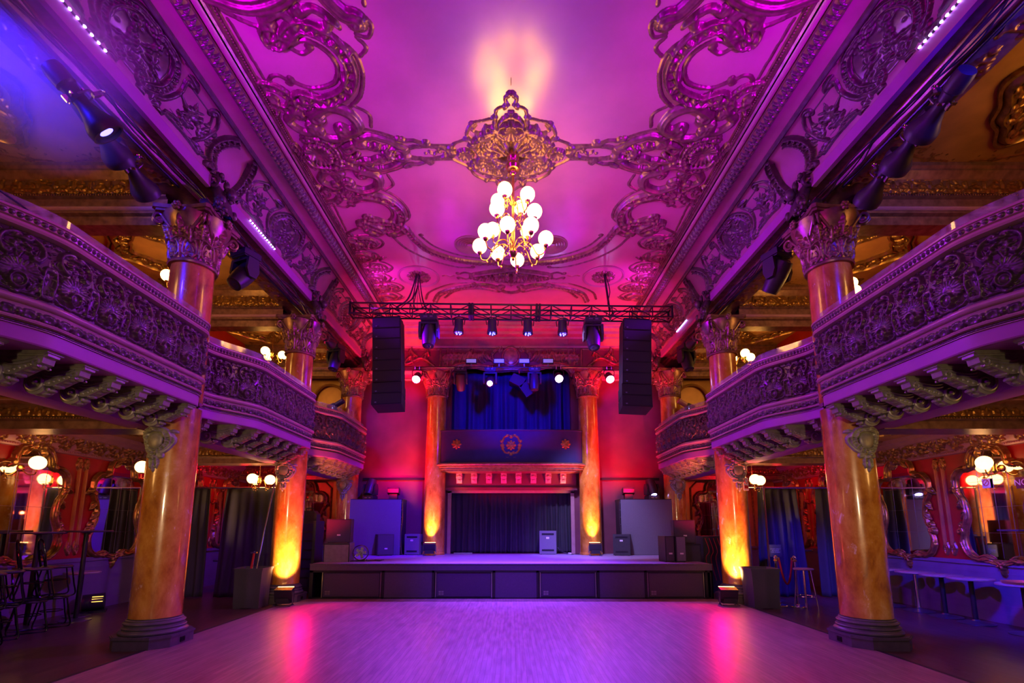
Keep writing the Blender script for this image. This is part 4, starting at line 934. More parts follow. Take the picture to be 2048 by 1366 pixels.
# proscenium relief over the stage
r = Rel(-4.7, 4.7, 6.25, 7.88, .0125)
for sx in (-1, 1):
    r.stroke(cr([(0, 6.62), (sx*.45, 6.58), (sx*.8, 6.64), (sx*1.3, 6.74), (sx*1.75, 6.68), (sx*1.95, 6.50), (sx*1.98, 6.3)]), .09, .12, 'g')
    r.stroke(ccurl(cr([(sx*.20, 6.75), (sx*.5, 6.78), (sx*.62, 7.05), (sx*.42, 7.30)]), .07, -sx, .08, sx), .05, .10, 'b')
    for k in range(12): r.leaf(sx*(.55+.1*k), 6.82+.05*math.sin(k), (.5 if sx > 0 else PI-.5)+.1*k*sx, .42, .06, .09, sx*.9)
    for k in range(9): r.sprig(sx*(.8+.13*k), 6.95, (1.2 if sx > 0 else PI-1.2), .42, .04, .08, -sx, 4)
    r.stroke([(sx*2.05, 7.4), (sx*2.05, 6.7)], .03, .05); r.stroke([(sx*2.28, 7.4), (sx*2.28, 6.7)], .03, .05); r.sprig(sx*2.16, 6.75, PI/2, .4, .03, .06, sx, 3)
    r.stroke(ccurl(cr([(sx*2.5, 6.7), (sx*2.9, 6.95), (sx*3.4, 6.75), (sx*3.7, 7.1), (sx*3.5, 7.4)]), .1, sx, .1, -sx), .05, .10, 'g')
    for k in range(16): r.leaf(sx*(2.5+.13*k), 6.7+.35*abs(math.sin(k*1.3)), (.4+.5*(k % 4) if sx > 0 else PI-.4-.5*(k % 4)), .36, .06, .10, sx)
    for k in range(10): r.flower(sx*(2.45+.22*k), 6.42, .05, .05)
    for k in range(60): r.blob(sx*(2.0+k*.045), 6.34, .018, .03, .04)
r.blob(0, 7.0, .30, .34, .12, lambda q, t: np.where(q > .8, 1, .4+.3*np.sqrt(np.clip(1-(q/.8)**2, 0, 1)))); r.shell(0, 7.42, .2, .16, .1, 11, PI/2)
for k in range(40): r.leaf(-2+k*.1, 7.55+.05*math.sin(k*2), 1.57+.8*math.sin(k), .16, .04, .06, .8)
for k in range(200): r.blob(-4.6+k*.046, 7.26, .016, .016, .035)
r.blur(); me = r.mesh('proscenium_relief', lambda U, V: (np.stack([U, 0*U+YB, V], -1), np.broadcast_to(np.array((0, -1., 0)), U.shape+(3,)))); link('proscenium_relief', me, 'giltred', wb, ang=None)
G = np.array([[(x, YB-o, z) for o, z in ((0, 7.28), (.05, 7.30), (.06, 7.36), (.12, 7.40), (.30, 7.50), (.32, 7.56), (.36, 7.56), (.46, 7.60), (.48, 7.68), (.52, 7.68), (.60, 7.73), (.62, 7.80), (.68, 7.81), (.70, 7.90))] for x in (-4.6, 4.6)]); MB().grid(G).obj('cornice_moulding', 'mould', wb)
for s in (-1, 1):
    G = np.array([[(x, YB-o, z) for o, z in ((0, 6.20), (.05, 6.20), (.08, 6.24), (.05, 6.27), (.05, 6.40), (.10, 6.42), (.14, 6.47), (.14, 6.50), (.0, 6.52))] for x in (s*1.98, s*4.7)]); MB().grid(G).obj('entablature', 'mould', wb)
    mb = MB(); mb.b2(s*1.9, s*2.05, YB-.02, YB+.02, 3.0, 6.5); mb.obj('jamb', 'wallstage', wb, False)
def E(rx=0, ry=0, rz=0): 
    from mathutils import Euler
    return Euler((rx, ry, rz)).to_matrix()
def rod(mb, a, b, r, n=8): mb.tube([a, b], r, n)
# ------------------------------------------------------------------ front truss and what hangs on it
tr = thing('lighting_truss', 'black box truss spanning the hall in front of the stage', 'truss', (0, 11.0, 6.72)); tr.rotation_euler = (0, math.radians(.75), 0)
for z in (-.13, .13):
    for y in (-.14, .14):
        MB().cyl((-3.88, y, z), (3.88, y, z), .022, 10).obj('chord', 'truss', tr)
mb = MB(); n = 16; L = 7.76/n
for i in range(n+1):
    x = -3.88+i*L
    for y in (-.14, .14): rod(mb, (x, y, -.13), (x, y, .13), .013, 6)
    for z in (-.13, .13): rod(mb, (x, -.14, z), (x, .14, z), .013, 6)
    if i < n:
        for y in (-.14, .14): sg = 1 if i % 2 else -1; rod(mb, (x, y, -.13*sg), (x+L, y, .13*sg), .012, 6)
        rod(mb, (x, -.14, -.13), (x+L, .14, -.13), .011, 6)
mb.obj('lattice', 'truss', tr)
for x in (-3.86, -1.0, -.93, .62, .69, 3.86):
    mb = MB()
    for a in (-1, 1): mb.box((x, a*.14, 0), (.05, .055, .31)); mb.box((x, 0, a*.13), (.05, .31, .055))
    mb.obj('joint_plate', 'truss', tr, False)
# hangers: cable bundle on the left, steel drop pipe on the right
t = thing('cable_bundle', 'loose bundle of black cables and chain falling from the ceiling medallion to the truss', 'cable', (-2.36, 11.3, 7.88)); rb = random.Random(4)
for k in range(11):
    a, b = rb.uniform(-.06, .06), rb.uniform(-.5, .45); P = cr([(a, 0, 0), (a*1.3+b*.1, -.05, -.35), (a+b*.35+rb.uniform(-.05, .05), -.15, -.75), (b, -.25, -1.0), (b*1.1+.1, -.3, -1.12)], 6)
    MB().tube(P, .011, 5).obj('cable', 'blackp', t)
mb = MB()
for k in range(24): mb.tube([(.02+.012*math.cos(q)*(k % 2), -.03+.012*math.cos(q)*((k+1) % 2), -.05-.042*k+.026*math.sin(q)) for q in np.linspace(0, 2*PI, 9)[:-1]], .004, 4, closed=True)
mb.obj('chain', 'steel', t)
t = thing('drop_pipe', 'single dark pipe from the right ceiling medallion down to the truss', 'pipe', (2.36, 11.3, 7.88))
mb = MB(); mb.cyl((0, 0, 0), (.05, -.25, -1.12), .026, 10); mb.obj('pipe', 'truss', t)
mb = MB(); mb.tube(cr([(.03, 0, 0), (.10, -.1, -.5), (.0, -.3, -.95), (.2, -.3, -1.1), (.05, -.2, -1.2)], 8), .012, 6); mb.tube([(.05+.09*math.cos(q), -.25, -1.18+.09*math.sin(q)) for q in np.linspace(0, 2*PI, 14)[:-1]], .012, 5, closed=True); mb.obj('safety_loop', 'blackp', t)
# line arrays
def array(s):
    t = thing('line_array', 'tall black line array of stacked loudspeakers hanging from the %s end of the truss' % ('left' if s < 0 else 'right'), 'speaker', (s*2.97+.02, 11.0, 6.50-.05*(s > 0))); t.rotation_euler = (0, s*.045, 0); t.scale = (1, 1, .93)
    for i, y in enumerate((-.14, .14)): MB().b2(-.30, .30, y-.02, y+.02, -.02, .05).obj('fly_bar', 'truss', t, False)
    y0, z0, a = -.27, -.03, 0
    tilt = [0, 0, 0, .3, .6, 1.5, 6, 10]
    top = Vector((0, -.25, -.03))
    for i in range(8):
        a = math.radians(tilt[i]); R = E(-a, 0, 0); hh = .283 if i < 6 else .30
        mb = MB(); pr = [(-.335, 0), (.335, 0), (.30, .50), (-.30, .50)]
        P2 = [(x, y) for x, y in pr]; w = .335+.012*(i > 5)
        P2 = [(-w, 0), (w, 0), (w*.93, .50), (-w*.93, .50)]
        mb.prism(P2, -hh+.006, 0, 'z', (0, 0, 0)); mb.v[0] = mb.v[0] @ np.array(R).T+np.array(top)
        c = mb.obj('cabinet', 'array', t, False)
        mb = MB(); mb.b2(-w+.025, w-.025, -.012, .0, -hh+.025, -.018); mb.v[0] = mb.v[0] @ np.array(R).T+np.array(top); g = mb.obj('grille', 'array', c, False)
        mb = MB()
        for u in (0, 1):
            for v in (0, 1): mb.b2(-w+.08+u*.045, -w+.12+u*.045, -.017, -.012, -hh+.05+v*.035, -hh+.078+v*.035)
        mb.v[0] = mb.v[0] @ np.array(R).T+np.array(top); mb.obj('emblem', 'steel', c, False)
        top = top+R @ Vector((0, 0, -hh))
        if i == 5: top.y += .02
for s in (-1, 1): array(s)
# moving heads: base, yoke, head, lens
def head_parts(t, k=1., pitch=0., lens='lensd', up=False, yaw=0):
    sg = 1 if up else -1; R = E(0, 0, yaw)
    def put(mb, nm, m, par=None, sm=True):
        for i in range(len(mb.v)): mb.v[i] = mb.v[i] @ np.array(R).T*k
        return mb.obj(nm, m, par or t, sm, 40)
    mb = MB(); mb.b2(-.17, .17, -.15, .15, sg*.0, sg*.10); mb.b2(-.15, .15, -.13, .13, sg*.10, sg*.12); put(mb, 'base', 'blackp', None, False)
    mb = MB(); mb.b2(-.10, -.02, -.158, -.15, sg*.03, sg*.06); mb.b2(.03, .09, -.158, -.15, sg*.03, sg*.06); put(mb, 'display', 'steel', None, False)
    mb = MB(); mb.cyl((0, 0, sg*.12), (0, 0, sg*.15), .10, 20); put(mb, 'pan_bearing', 'black')
    mb = MB(); 
    for sx in (-1, 1): mb.prism([(-.09, .14), (.09, .14), (.11, .34), (.06, .46), (-.06, .46), (-.11, .34)], sx*.155, sx*.205, 'x')
    mb.b2(-.2, .2, -.09, .09, .13, .17)
    if not up: mb.v = [v*np.array((1, 1, -1)) for v in mb.v]
    put(mb, 'yoke', 'blackp', None, False)
    pr = [(.05, -.20), (.115, -.19), (.13, -.12), (.135, .0), (.13, .10), (.115, .20), (.105, .245), (.085, .25)]
    Rp = E(pitch, 0, 0); c = (0, 0, sg*.38)
    # head axis runs along local -z before pitching (points down); pitch tips it towards the camera
    A = Rp @ E(PI, 0, 0); mb = MB().lathe([(r*1.1, z*1.15) for r, z in pr], 24, c, A)
    hd = put(mb, 'head', 'blackp')
    v = Rp @ Vector((0, 0, -1)); p = np.array(c)+np.array(v)*.285
    mb = MB().lathe([(.0, 0), (.05, .01), (.088, 0), (.092, -.02)], 20, tuple(p), A, cap=False); put(mb, 'lens', lens, hd)
    return t
def clamps(t, k, z=.0):
    mb = MB()
    for sx in (-1, 1): mb.b2(sx*.075*k-.012, sx*.075*k+.012, -.03, .03, z, z+.09*k); mb.tube([(sx*.075*k, .028*math.cos(q), z+.10*k+.028*math.sin(q)) for q in np.linspace(0, 2*PI, 9)[:-1]], .01, 5, closed=True)
    mb.obj('hook_clamps', 'chrome', t, True, 40)
for s in (-1, 1):
    t = thing('moving_head_light', 'large unlit black moving head light under the truss beside the %s line array' % ('left' if s < 0 else 'right'), 'stage light', (s*1.95, 10.86, 6.50-.03*s), 0, 'stage lights under the front truss')
    head_parts(t, 1.15, -.25 if s < 0 else -.35); clamps(t, 1.1)
def par(t, k=1, pitch=.5, lens='lensd'):
    mb = MB(); mb.tube(cr([(-.12*k, 0, -.20*k), (-.125*k, 0, -.06*k), (0, 0, -.02*k), (.125*k, 0, -.06*k), (.12*k, 0, -.20*k)], 6), .011*k, 6); mb.obj('yoke', 'black', t)
    A = E(pitch, 0, 0) @ E(PI, 0, 0); c = (0, 0, -.22*k)
    b = MB().lathe([(.05*k, -.15*k), (.09*k, -.14*k), (.10*k, -.05*k), (.092*k, .03*k), (.11*k, .11*k), (.112*k, .17*k), (.10*k, .17*k), (.098*k, .15*k)], 22, c, A).obj('body', 'blackp', t)
    v = E(pitch, 0, 0) @ Vector((0, 0, -1)); p = np.array(c)+np.array(v)*.155*k
    MB().lathe([(0, .005), (.099*k, 0)], 20, tuple(p), A, cap=False).obj('lens', lens, b)
for i, x in enumerate((-1.25, -.45, .40, 1.23)):
    t = thing('par_light', 'small unlit black wash light under the middle of the truss, %s of four' % ('leftmost', 'second from left', 'third from left', 'rightmost')[i], 'stage light', (x, 10.88, 6.55-.012*x), (-.1, .2, .1, -.2)[i], 'stage lights under the front truss')
    par(t, 1.1, -.05); clamps(t, .6, -.02)
    mb = MB(); mb.b2(-.07, .07, -.06, .06, -.20, -.08); mb.obj('ballast', 'blackp', t, False)
    mb = MB()
    for k in range(5): mb.sphere((.06*math.cos(k*1.25), .06*math.sin(k*1.25), -.435), .02, 6, 4)
    mb.obj('led_cluster', 'lampb', t)
# rear pipe and its lights
rp = thing('rear_light_pipe', 'thin horizontal pipe across the stage in front of the proscenium carrying lights', 'pipe', (0, 13.85, 6.30)); MB().cyl((-3.9, 0, 0), (3.9, 0, 0), .024, 10).obj('pipe', 'truss', rp)
mb = MB()
for x in (-3.5, -1.75, 1.75, 3.5): mb.cyl((x, 0, 0), (x, .3, 1.58), .006, 5)
mb.obj('suspension_wires', 'steel', rp)
MB().tube(cr([(-3.8, .03, -.03), (-2.5, .03, -.06), (-1.2, .04, -.03), (0, .03, -.07), (1.3, .03, -.03), (2.6, .03, -.06), (3.8, .03, -.02)], 10), .012, 5).obj('cable', 'blackp', rp)
aim = {}
for i, (x, kind, pit, ln, lab) in enumerate(((-2.80, 'par', -.9, 'lamp', 'glowing white-violet round light on the rear pipe, left of the left stage column'), (-1.50, 'mh', .6, 'lensd', 'moving head with pale face on the rear pipe, just right of the left stage column'),
        (-.62, 'mh', -1.05, 'lamp', 'lit starburst moving head on the rear pipe, left of centre'), (.70, 'mh', -.12, 'lensd', 'unlit moving head on the rear pipe pointing down, right of centre'),
        (1.42, 'par', -1.0, 'lamp', 'glowing white-violet light on the rear pipe, just left of the right stage column'), (2.93, 'par', -.9, 'lamp', 'glowing white-violet light on the rear pipe beside the right line array'))):
    t = thing('moving_head_light' if kind == 'mh' else 'par_light', lab, 'stage light', (x, 13.82, 6.24), 0, 'stage lights on the rear pipe')
    if kind == 'mh': head_parts(t, 1.0, pit, ln)
    else: par(t, 1.15, pit, ln)
    clamps(t, .9, -.02)
for i, x in enumerate((-1.2, -.36, .40, 1.12)):
    t = thing('blinder_panel', 'small flat violet-lit panel light above the rear pipe, %s of four' % ('leftmost', 'second from left', 'third from left', 'rightmost')[i], 'stage light', (x, 13.95, 6.32), 0, 'panel lights above the rear pipe')
    MB().b2(-.17, .17, -.05, .05, .12, .28).obj('housing', 'blackp', t, False); MB().b2(-.145, .145, -.058, -.05, .145, .255).obj('lens', 'panel', t, False); MB().b2(-.02, .02, -.02, .02, 0, .12).obj('bracket', 'steel', t, False)
t = thing('profile_light', 'large dark unlit profile spotlight slung low behind the rear pipe centre', 'stage light', (.25, 14.35, 6.22))
MB().box((-.05, .1, -.2), (.42, .5, .3), E(0, .5, 0)).obj('lamp_house', 'array', t, False); mb = MB(); mb.box((.25, .0, -.48), (.34, .3, .42), E(0, -.6, 0)); mb.obj('barrel', 'array', t, False); MB().cyl((0, 0, -.05), (0, -.2, .08), .02).obj('clamp', 'steel', t)
t = thing('drop_cable', 'thin black cable hanging down beside the blue upper drape', 'cable', (-1.82, 14.1, 6.3)); MB().tube(cr([(0, 0, 0), (.01, 0, -.9), (-.02, 0, -1.8)], 6), .01, 5).obj('cable', 'blackp', t)
# ellipsoidal spots and pipe under the upper beams
def ellipsoidal(t, lit=False, k=1.):
    """axis along +y, pipe above"""
    R = E(-PI/2, 0, 0)
    MB().lathe([(.05*k, 0), (.075*k, .01), (.085*k, .06), (.085*k, .20), (.07*k, .22), (.062*k, .30), (.065*k, .36)], 22, (0, 0, 0), R).obj('lamp_house', 'blackp', t)
    MB().lathe([(.062*k, .34), (.062*k, .42), (.09*k, .52), (.135*k, .62), (.14*k, .66), (.135*k, .72), (.12*k, .72), (.115*k, .69)], 26, (0, 0, 0), R).obj('barrel', 'blackp', t)
    mb = MB().lathe([(0, .695), (.118*k, .685)], 22, (0, 0, 0), R, cap=False); mb.obj('lens', 'lampb' if lit else 'lensd', t)
    if lit: MB().sphere((0, .665, 0), .03, 8, 6).obj('bulb', 'lamp', t)
    mb = MB(); mb.b2(-.10, .10, .30, .33, -.07, -.055); mb.b2(-.10, .10, .30, .33, .055, .07); mb.b2(-.012, .012, .28, .35, -.13, -.06); mb.obj('shutter_handles', 'chrome', t, False)
    mb = MB(); mb.tube(cr([(-.105, .34, -.02), (-.115, .34, .10), (0, .34, .17), (.115, .34, .10), (.105, .34, -.02)], 6), .010, 6); mb.b2(-.025, .025, .32, .36, .16, .24); mb.obj('yoke', 'steel', t)
    mb = MB(); mb.tube([(0+.03*math.cos(q), .34, .27+.03*math.sin(q)) for q in np.linspace(0, 2*PI, 10)[:-1]], .012, 6, closed=True); mb.sphere((.045, .34, .25), .014, 6, 4); mb.b2(.01, .08, .335, .345, .215, .235); mb.obj('clamp', 'chrome', t)
for s, sd in ((-1, 'left'), (1, 'right')):
    t = thing('light_pipe', 'long black pipe and cables under the upper beam, %s side' % sd, 'pipe', (s*4.98, 0, 0))
    MB().cyl((0, 2.5, 6.62), (0, 6.5, 6.62), .022, 8).obj('pipe', 'truss', t); MB().cyl((0, 7.3, 6.62), (0, 13.9, 6.62), .022, 8).obj('pipe', 'truss', t)
    for j in range(4):
        rb = random.Random(j+9); P = [(s*-.16+rb.uniform(-.06, .1), 2.5+k*.6, 6.66+rb.uniform(-.05, .02)) for k in range(20)]; MB().tube(cr(P, 4), .010, 5).obj('cable', 'blackp', t)
    ys = ((4.33, 4.75, 5.32) if s < 0 else (4.38, 4.88, 5.48))
    for i, y in enumerate(ys):
        lit = s < 0 and i == 0
        lab = ('blue-lit ellipsoidal spotlight with glowing lens, upper left' if lit else 'dark ellipsoidal spotlight under the %s upper beam, %s' % (sd, ('nearest the camera', 'middle of three', 'nearest the column')[i]))
        t = thing('ellipsoidal_spotlight', lab, 'stage light', (s*(4.82+.07*i), y, 6.36), s*-.08, 'ellipsoidal spotlights under the upper beams'); ellipsoidal(t, lit, 1.25); t.rotation_euler = (math.radians(-42 if lit else -14-4*i), 0, -s*-.0+(-.75 if lit else s*-.05))
    t = thing('ellipsoidal_spotlight', 'dark slim spotlight lying beside the near %s column capital' % sd, 'stage light', (s*4.62, 6.55, 6.42), s*-.12, 'ellipsoidal spotlights under the upper beams'); ellipsoidal(t, False, .8)
    t = thing('moving_head_light', 'black moving head under the %s upper beam between the two near columns' % sd, 'stage light', (s*4.95, 8.3, 6.63), .4*s, 'moving heads under the upper beams'); head_parts(t, 1.15, -.6 if s < 0 else .7); clamps(t, .9)
    t = thing('moving_head_light', '%s moving head under the %s upper beam near the stage' % ('violet-lit' if s < 0 else 'dark', sd), 'stage light', (s*4.92, 12.9, 6.60), .3*s, 'moving heads under the upper beams'); head_parts(t, 1.1, -.3); clamps(t, .9)
    t = thing('ellipsoidal_spotlight', '%s spotlight under the %s upper beam beyond the middle column' % ('glowing blue' if s < 0 else 'unlit', sd), 'stage light', (s*4.85, 11.5, 6.38), s*.1, 'ellipsoidal spotlights under the upper beams'); ellipsoidal(t, s < 0, .95)
    # led strips on the fascia board top edge
    for j, (y0, y1, nd) in enumerate(((3.9, 4.70, 10), (7.78, 8.66, 13)) if s < 0 else ((3.9, 4.66, 12), (11.95, 12.7, 14))):
        lab = 'row of bright violet-white leds on the %s fascia board, %s' % (sd, ('nearest the camera', 'further toward the stage')[j])
        t = thing('led_strip', lab, 'light', (s*4.63, y0, 6.955)); MB().b2(-.012, .012, -.03, y1-y0+.03, -.016, .0).obj('channel', 'blackp', t, False)
        o = None
        for k in range(nd):
            y = (y1-y0)*k/(nd-1)
            if o is None: o = MB().sphere((0, 0, 0), .02, 8, 5, (.7, .95, .7)).obj('led', 'ledw', t, True, None)
            else: o = o.copy(); C.objects.link(o)
            o.location = (-s*.012, y, -.01)
# ------------------------------------------------------------------ chandelier and pendant lamps
ch = thing('chandelier', 'large brass chandelier with sixteen glowing glass globes hanging from the ceiling rosette', 'chandelier', (.035, 7.32, 0))
MB().lathe([(.11, 7.90), (.12, 7.84), (.10, 7.76), (.05, 7.70), (.115, 7.66), (.125, 7.62), (.10, 7.565), (.03, 7.55)], 28).obj('canopy', 'brass', ch)
mb = MB().lathe([(.05, 7.55), (.06, 7.51), (.04, 7.47), (.022, 7.46), (.022, 6.60), (.04, 6.58), (.045, 6.55), (.025, 6.53), (.03, 6.50), (.03, 6.12), (.06, 6.10), (.075, 6.05), (.05, 5.99), (.02, 5.96), (.025, 5.93), (.005, 5.90)], 20); 
for z in (6.93, 6.56): mb.lathe([(.03, z-.03), (.055, z-.01), (.055, z+.01), (.03, z+.03)], 16)
mb.obj('stem', 'brass', ch)
tiers = (((-.101, 7.102), (.274, 7.215), (-.22, 7.382), (.168, 7.55)), 7.03, 6.94), (((-.225, 7.02), (.381, 7.089), (-.314, 7.573), (.285, 7.608)), 6.63, 6.58), (((-.055, 6.854), (.313, 6.873), (-.407, 7.034), (.568, 7.223), (-.524, 7.435), (-.227, 7.644), (.111, 7.864), (.45, 7.598)), 6.24, 6.12)
gm = None
for pts, gz, hz in tiers:
    for x, y in pts:
        dx, dy = x-.035, y-7.32; d = math.hypot(dx, dy); dx /= d; dy /= d
        P = cr([(.03, hz), (d*.28, hz+.10), (d*.55, hz+.04), (d*.74, gz-.26), (d*.93, gz-.25), (d, gz-.14)], 8)
        arm = MB().tube([(dx*r, dy*r, z) for r, z in P], .0095, 6).obj('arm', 'brass', ch)
        mb = MB(); mb.lathe([(.02, -.16), (.04, -.14), (.045, -.115), (.05, -.10)], 12, (dx*d, dy*d, gz)); mb.sphere((dx*d*.78, dy*d*.78, gz-.30), .018, 6, 5, (1, 1, 1.6)); mb.obj('cup', 'brass', arm)
        mb = MB()
        for q in (.35, .5): mb.tube([(dx*d*q+.02*math.cos(a), dy*d*q+.02*math.sin(a), hz-.02+.02*math.sin(2*a)) for a in np.linspace(0, 6, 9)], .004, 4)
        mb.obj('filigree', 'brass', arm)
        if gm is None: g = MB().sphere((0, 0, 0), .122, 24, 16).obj('globe', 'globe', ch, True, None); gm = g.data
        else: g = bpy.data.objects.new('globe', gm); C.objects.link(g); g.parent = ch
        g.location = (dx*d, dy*d, gz)
sg = None
def pendant(label, loc, n, R, zc, gr=.115, group='globe lamps of the galleries'):
    up = zc > 5
    """small fixture with n globes on curved arms, hanging from zc"""
    global sg
    t = thing('pendant_lamp', label, 'lamp', loc, 0, group); h = zc-loc[2]
    MB().lathe([(.07, h), (.07, h-.02), (.03, h-.05), (.010, h-.06), (.010, .12), (.03, .10), (.04, .05), (.03, 0), (.045, -.05), (.02, -.10), (.005, -.13)], 14).obj('stem', 'brass', t)
    for k in range(n):
        a = 2*PI*k/n+.3; d = (math.cos(a), math.sin(a)); P = cr([(.03, 0), (R*.4, .06), (R*.7, -.12), (R*.95, -.14), (R, -.07)], 7) if R > .05 else np.array([(.0, 0), (0.0, -.05)])
        arm = MB().tube([(d[0]*r, d[1]*r, z-.04) for r, z in P], .008, 5).obj('arm', 'brass', t)
        mb = MB(); mb.lathe([(.015, -.12), (.035, -.105), (.04, -.09)], 10, (d[0]*R, d[1]*R, .02)); mb.tube([(d[0]*R*.7+.025*math.cos(q), d[1]*R*.7, -.2+.025*math.sin(q)) for q in np.linspace(0, 5.5, 9)], .004, 4); mb.obj('cup', 'brass', arm)
        if sg is None: sg = {}
        if up not in sg: g = MB().sphere((0, 0, 0), .115, 20, 12).obj('globe', 'globes' if up else 'globel', t, True, None); sg[up] = g.data
        else: g = bpy.data.objects.new('globe', sg[up]); C.objects.link(g); g.parent = t
        g.location = (d[0]*R, d[1]*R, .03)
pendant('three-globe pendant above the left gallery, half behind the near column', (-6.6, 8.9, 6.36), 3, .24, 7.1)
pendant('three-globe pendant above the right gallery, half behind the near column', (6.62, 8.9, 6.20), 3, .24, 7.1)
pendant('three-globe pendant above the left gallery, beyond the middle column', (-6.55, 12.6, 6.22), 3, .26, 7.1)
pendant('three-globe pendant above the right gallery, beyond the middle column', (6.35, 12.6, 6.16), 3, .26, 7.1)
pendant('unseen three-globe pendant lighting the near end of the right gallery', (7.0, 4.5, 6.3), 3, .24, 7.1); pendant('unseen three-globe pendant lighting the near end of the left gallery', (-7.0, 4.5, 6.3), 3, .24, 7.1)  # out-of-view pendants, kept for the light they give
pendant('three-globe brass lamp under the left gallery, next to the middle column', (-5.78, 11.0, 2.62), 3, .22, 3.34)
pendant('three-globe brass lamp under the right gallery, above the rope post', (5.52, 10.95, 2.60), 3, .22, 3.34)
pendant('two-globe lamp under the left gallery behind the near column', (-6.75, 9.0, 2.66), 2, .18, 3.34)
pendant('two-globe lamp under the right gallery behind the near column', (6.82, 9.4, 2.72), 2, .18, 3.34)
for s, sd in ((-1, 'left'), (1, 'right')): pendant('unseen three-globe lamp added to light the cross beam under the %s gallery' % sd, (s*6.5, 4.3, 2.66), 3, .22, 3.34)  # out-of-view lamps added to warm the cross beam friezes
for s, sd in ((-1, 'left'), (1, 'right')):   # wall sconces over the near mirrors
    t = thing('wall_lamp', 'brass wall lamp with one round glowing globe in front of the nearest %s mirror' % sd, 'lamp', (s*8.17, 7.95, 2.55), 0, 'globe wall lamps')
    MB().tube(cr([(0, 0, 0), (-s*.12, 0, -.10), (-s*.24, 0, -.10), (-s*.27, 0, -.02)], 8), .010, 6).obj('arm', 'brass', t); MB().lathe([(.05, 0), (.06, .01), (.03, .03)], 14, (0, 0, 0), E(0, -s*PI/2, 0)).obj('backplate', 'brass', t)
    g = bpy.data.objects.new('globe', sg[False]); C.objects.link(g); g.parent = t; g.location = (-s*.27, 0, .09)
# ------------------------------------------------------------------ mirrors and wall panels
HALF = [(0, 1.86), (.14, 1.83), (.24, 1.72), (.27, 1.56), (.36, 1.50), (.50, 1.49), (.60, 1.38), (.61, 1.18), (.53, 1.02), (.47, .86), (.47, .66), (.54, .48), (.58, .30), (.54, .12), (.42, .02), (.28, .05), (.14, -.02), (0, -.05)]
def outline():
    a = cr(HALF, 5); b = a[::-1].copy()[1:-1]; b[:, 0] *= -1; return np.concatenate([a, b])
OUT = outline()
def mirror_mb():
    # local: x along wall, y out of the wall (towards -y world after rotation), z up
    g = MB(); k = len(OUT); c = OUT.mean(0); g.add([(x, -.02, z) for x, z in OUT]+[(0, -.02, .9)], [(i, (i+1) % k, k) for i in range(k)])
    f = MB(); T = np.roll(OUT, -1, 0)-np.roll(OUT, 1, 0); T /= np.linalg.norm(T, axis=1)[:, None]; N = np.stack([-T[:,1], T[:,0]], -1)
    if np.dot(N[0], (0, 1)) < 0: N = -N
    G = []
    for o, y in ((-.01, -.015), (0, -.05), (.02, -.062), (.035, -.05), (.05, -.075), (.07, -.08), (.085, -.055), (.09, 0)):
        q = OUT+N*o*1.0; G.append([(a, y-.006*math.sin(i*1.7)*(o > .02), b) for i, (a, b) in enumerate(q)])
    f.grid(np.array(G), closed=True)
    return g, f
def mirror_relief():
    r = Rel(-.85, .85, -.32, 2.25, .009); rb = random.Random(6)
    r.shell(0, 1.98, .17, .17, .10, 11, PI/2); r.flower(0, 1.92, .07, .12)
    for sx in (-1, 1):
        for k in range(8): r.leaf(sx*.05, 1.92, (1.5-k*.3 if sx > 0 else PI-1.5+k*.3), .26, .05, .09, -sx*.8)
        r.stroke(ccurl(cr([(sx*.12, 1.96), (sx*.26, 1.86), (sx*.34, 1.70), (sx*.33, 1.58)]), .05, -sx, .04, sx), .035, .08, 'g')
        r.stroke(ccurl(cr([(sx*.36, 1.55), (sx*.54, 1.56), (sx*.68, 1.42), (sx*.68, 1.18)]), .04, -sx, .05, -sx), .03, .07, 'g')
        r.stroke(ccurl(cr([(sx*.62, 1.12), (sx*.54, .98), (sx*.53, .75), (sx*.58, .55)]), .04, sx, .05, sx), .028, .06, 'g')
        r.stroke(ccurl(cr([(sx*.62, .42), (sx*.66, .22), (sx*.58, .04), (sx*.40, -.05), (sx*.2, -.02)]), .05, -sx, .05, -sx), .035, .07, 'g')
        for (x, y, a) in ((.66, 1.25, -1), (.58, 1.0, -1.4), (.52, .8, -1.3), (.60, .5, -1.8), (.67, .25, -2.2), (.5, -.02, 3.0), (.3, -.05, 2.8), (.33, 1.62, -1.2)):
            r.leaf(sx*x, y, (a if sx > 0 else PI-a), .18, .04, .07, sx*.8); r.leaf(sx*x, y, (a+1.1 if sx > 0 else PI-a-1.1), .12, .03, .06, -sx)
    r.flower(0, -.10, .09, .09); r.leaf(0, -.12, -PI/2, .18, .06, .07, 0); r.blur()
    # keep the glass clear
    H = r.H.reshape(r.nv, r.nu); u = r.u0+np.arange(r.nu)*r.res; v = r.v0+np.arange(r.nv)*r.res
    from mathutils.geometry import intersect_point_line
    inside = np.zeros_like(H, bool); U, V = np.meshgrid(u, v); k = len(OUT); Q = OUT*.985+np.array((0, .9*.015))
    for i in range(k):
        x0, y0 = Q[i]; x1, y1 = Q[(i+1) % k]
        if y0 == y1: continue
        c = ((y0 > V) != (y1 > V)) & (U < (x1-x0)*(V-y0)/(y1-y0)+x0); inside ^= c
    H[inside & (V < 1.72)] = 0; r.H = H.ravel(); return r
mg, mf = mirror_mb(); mr_ = mirror_relief().mesh('carving', lambda U, V: (np.stack([U, 0*U-.03, V], -1), np.broadcast_to(np.array((0, -1., 0)), U.shape+(3,))))
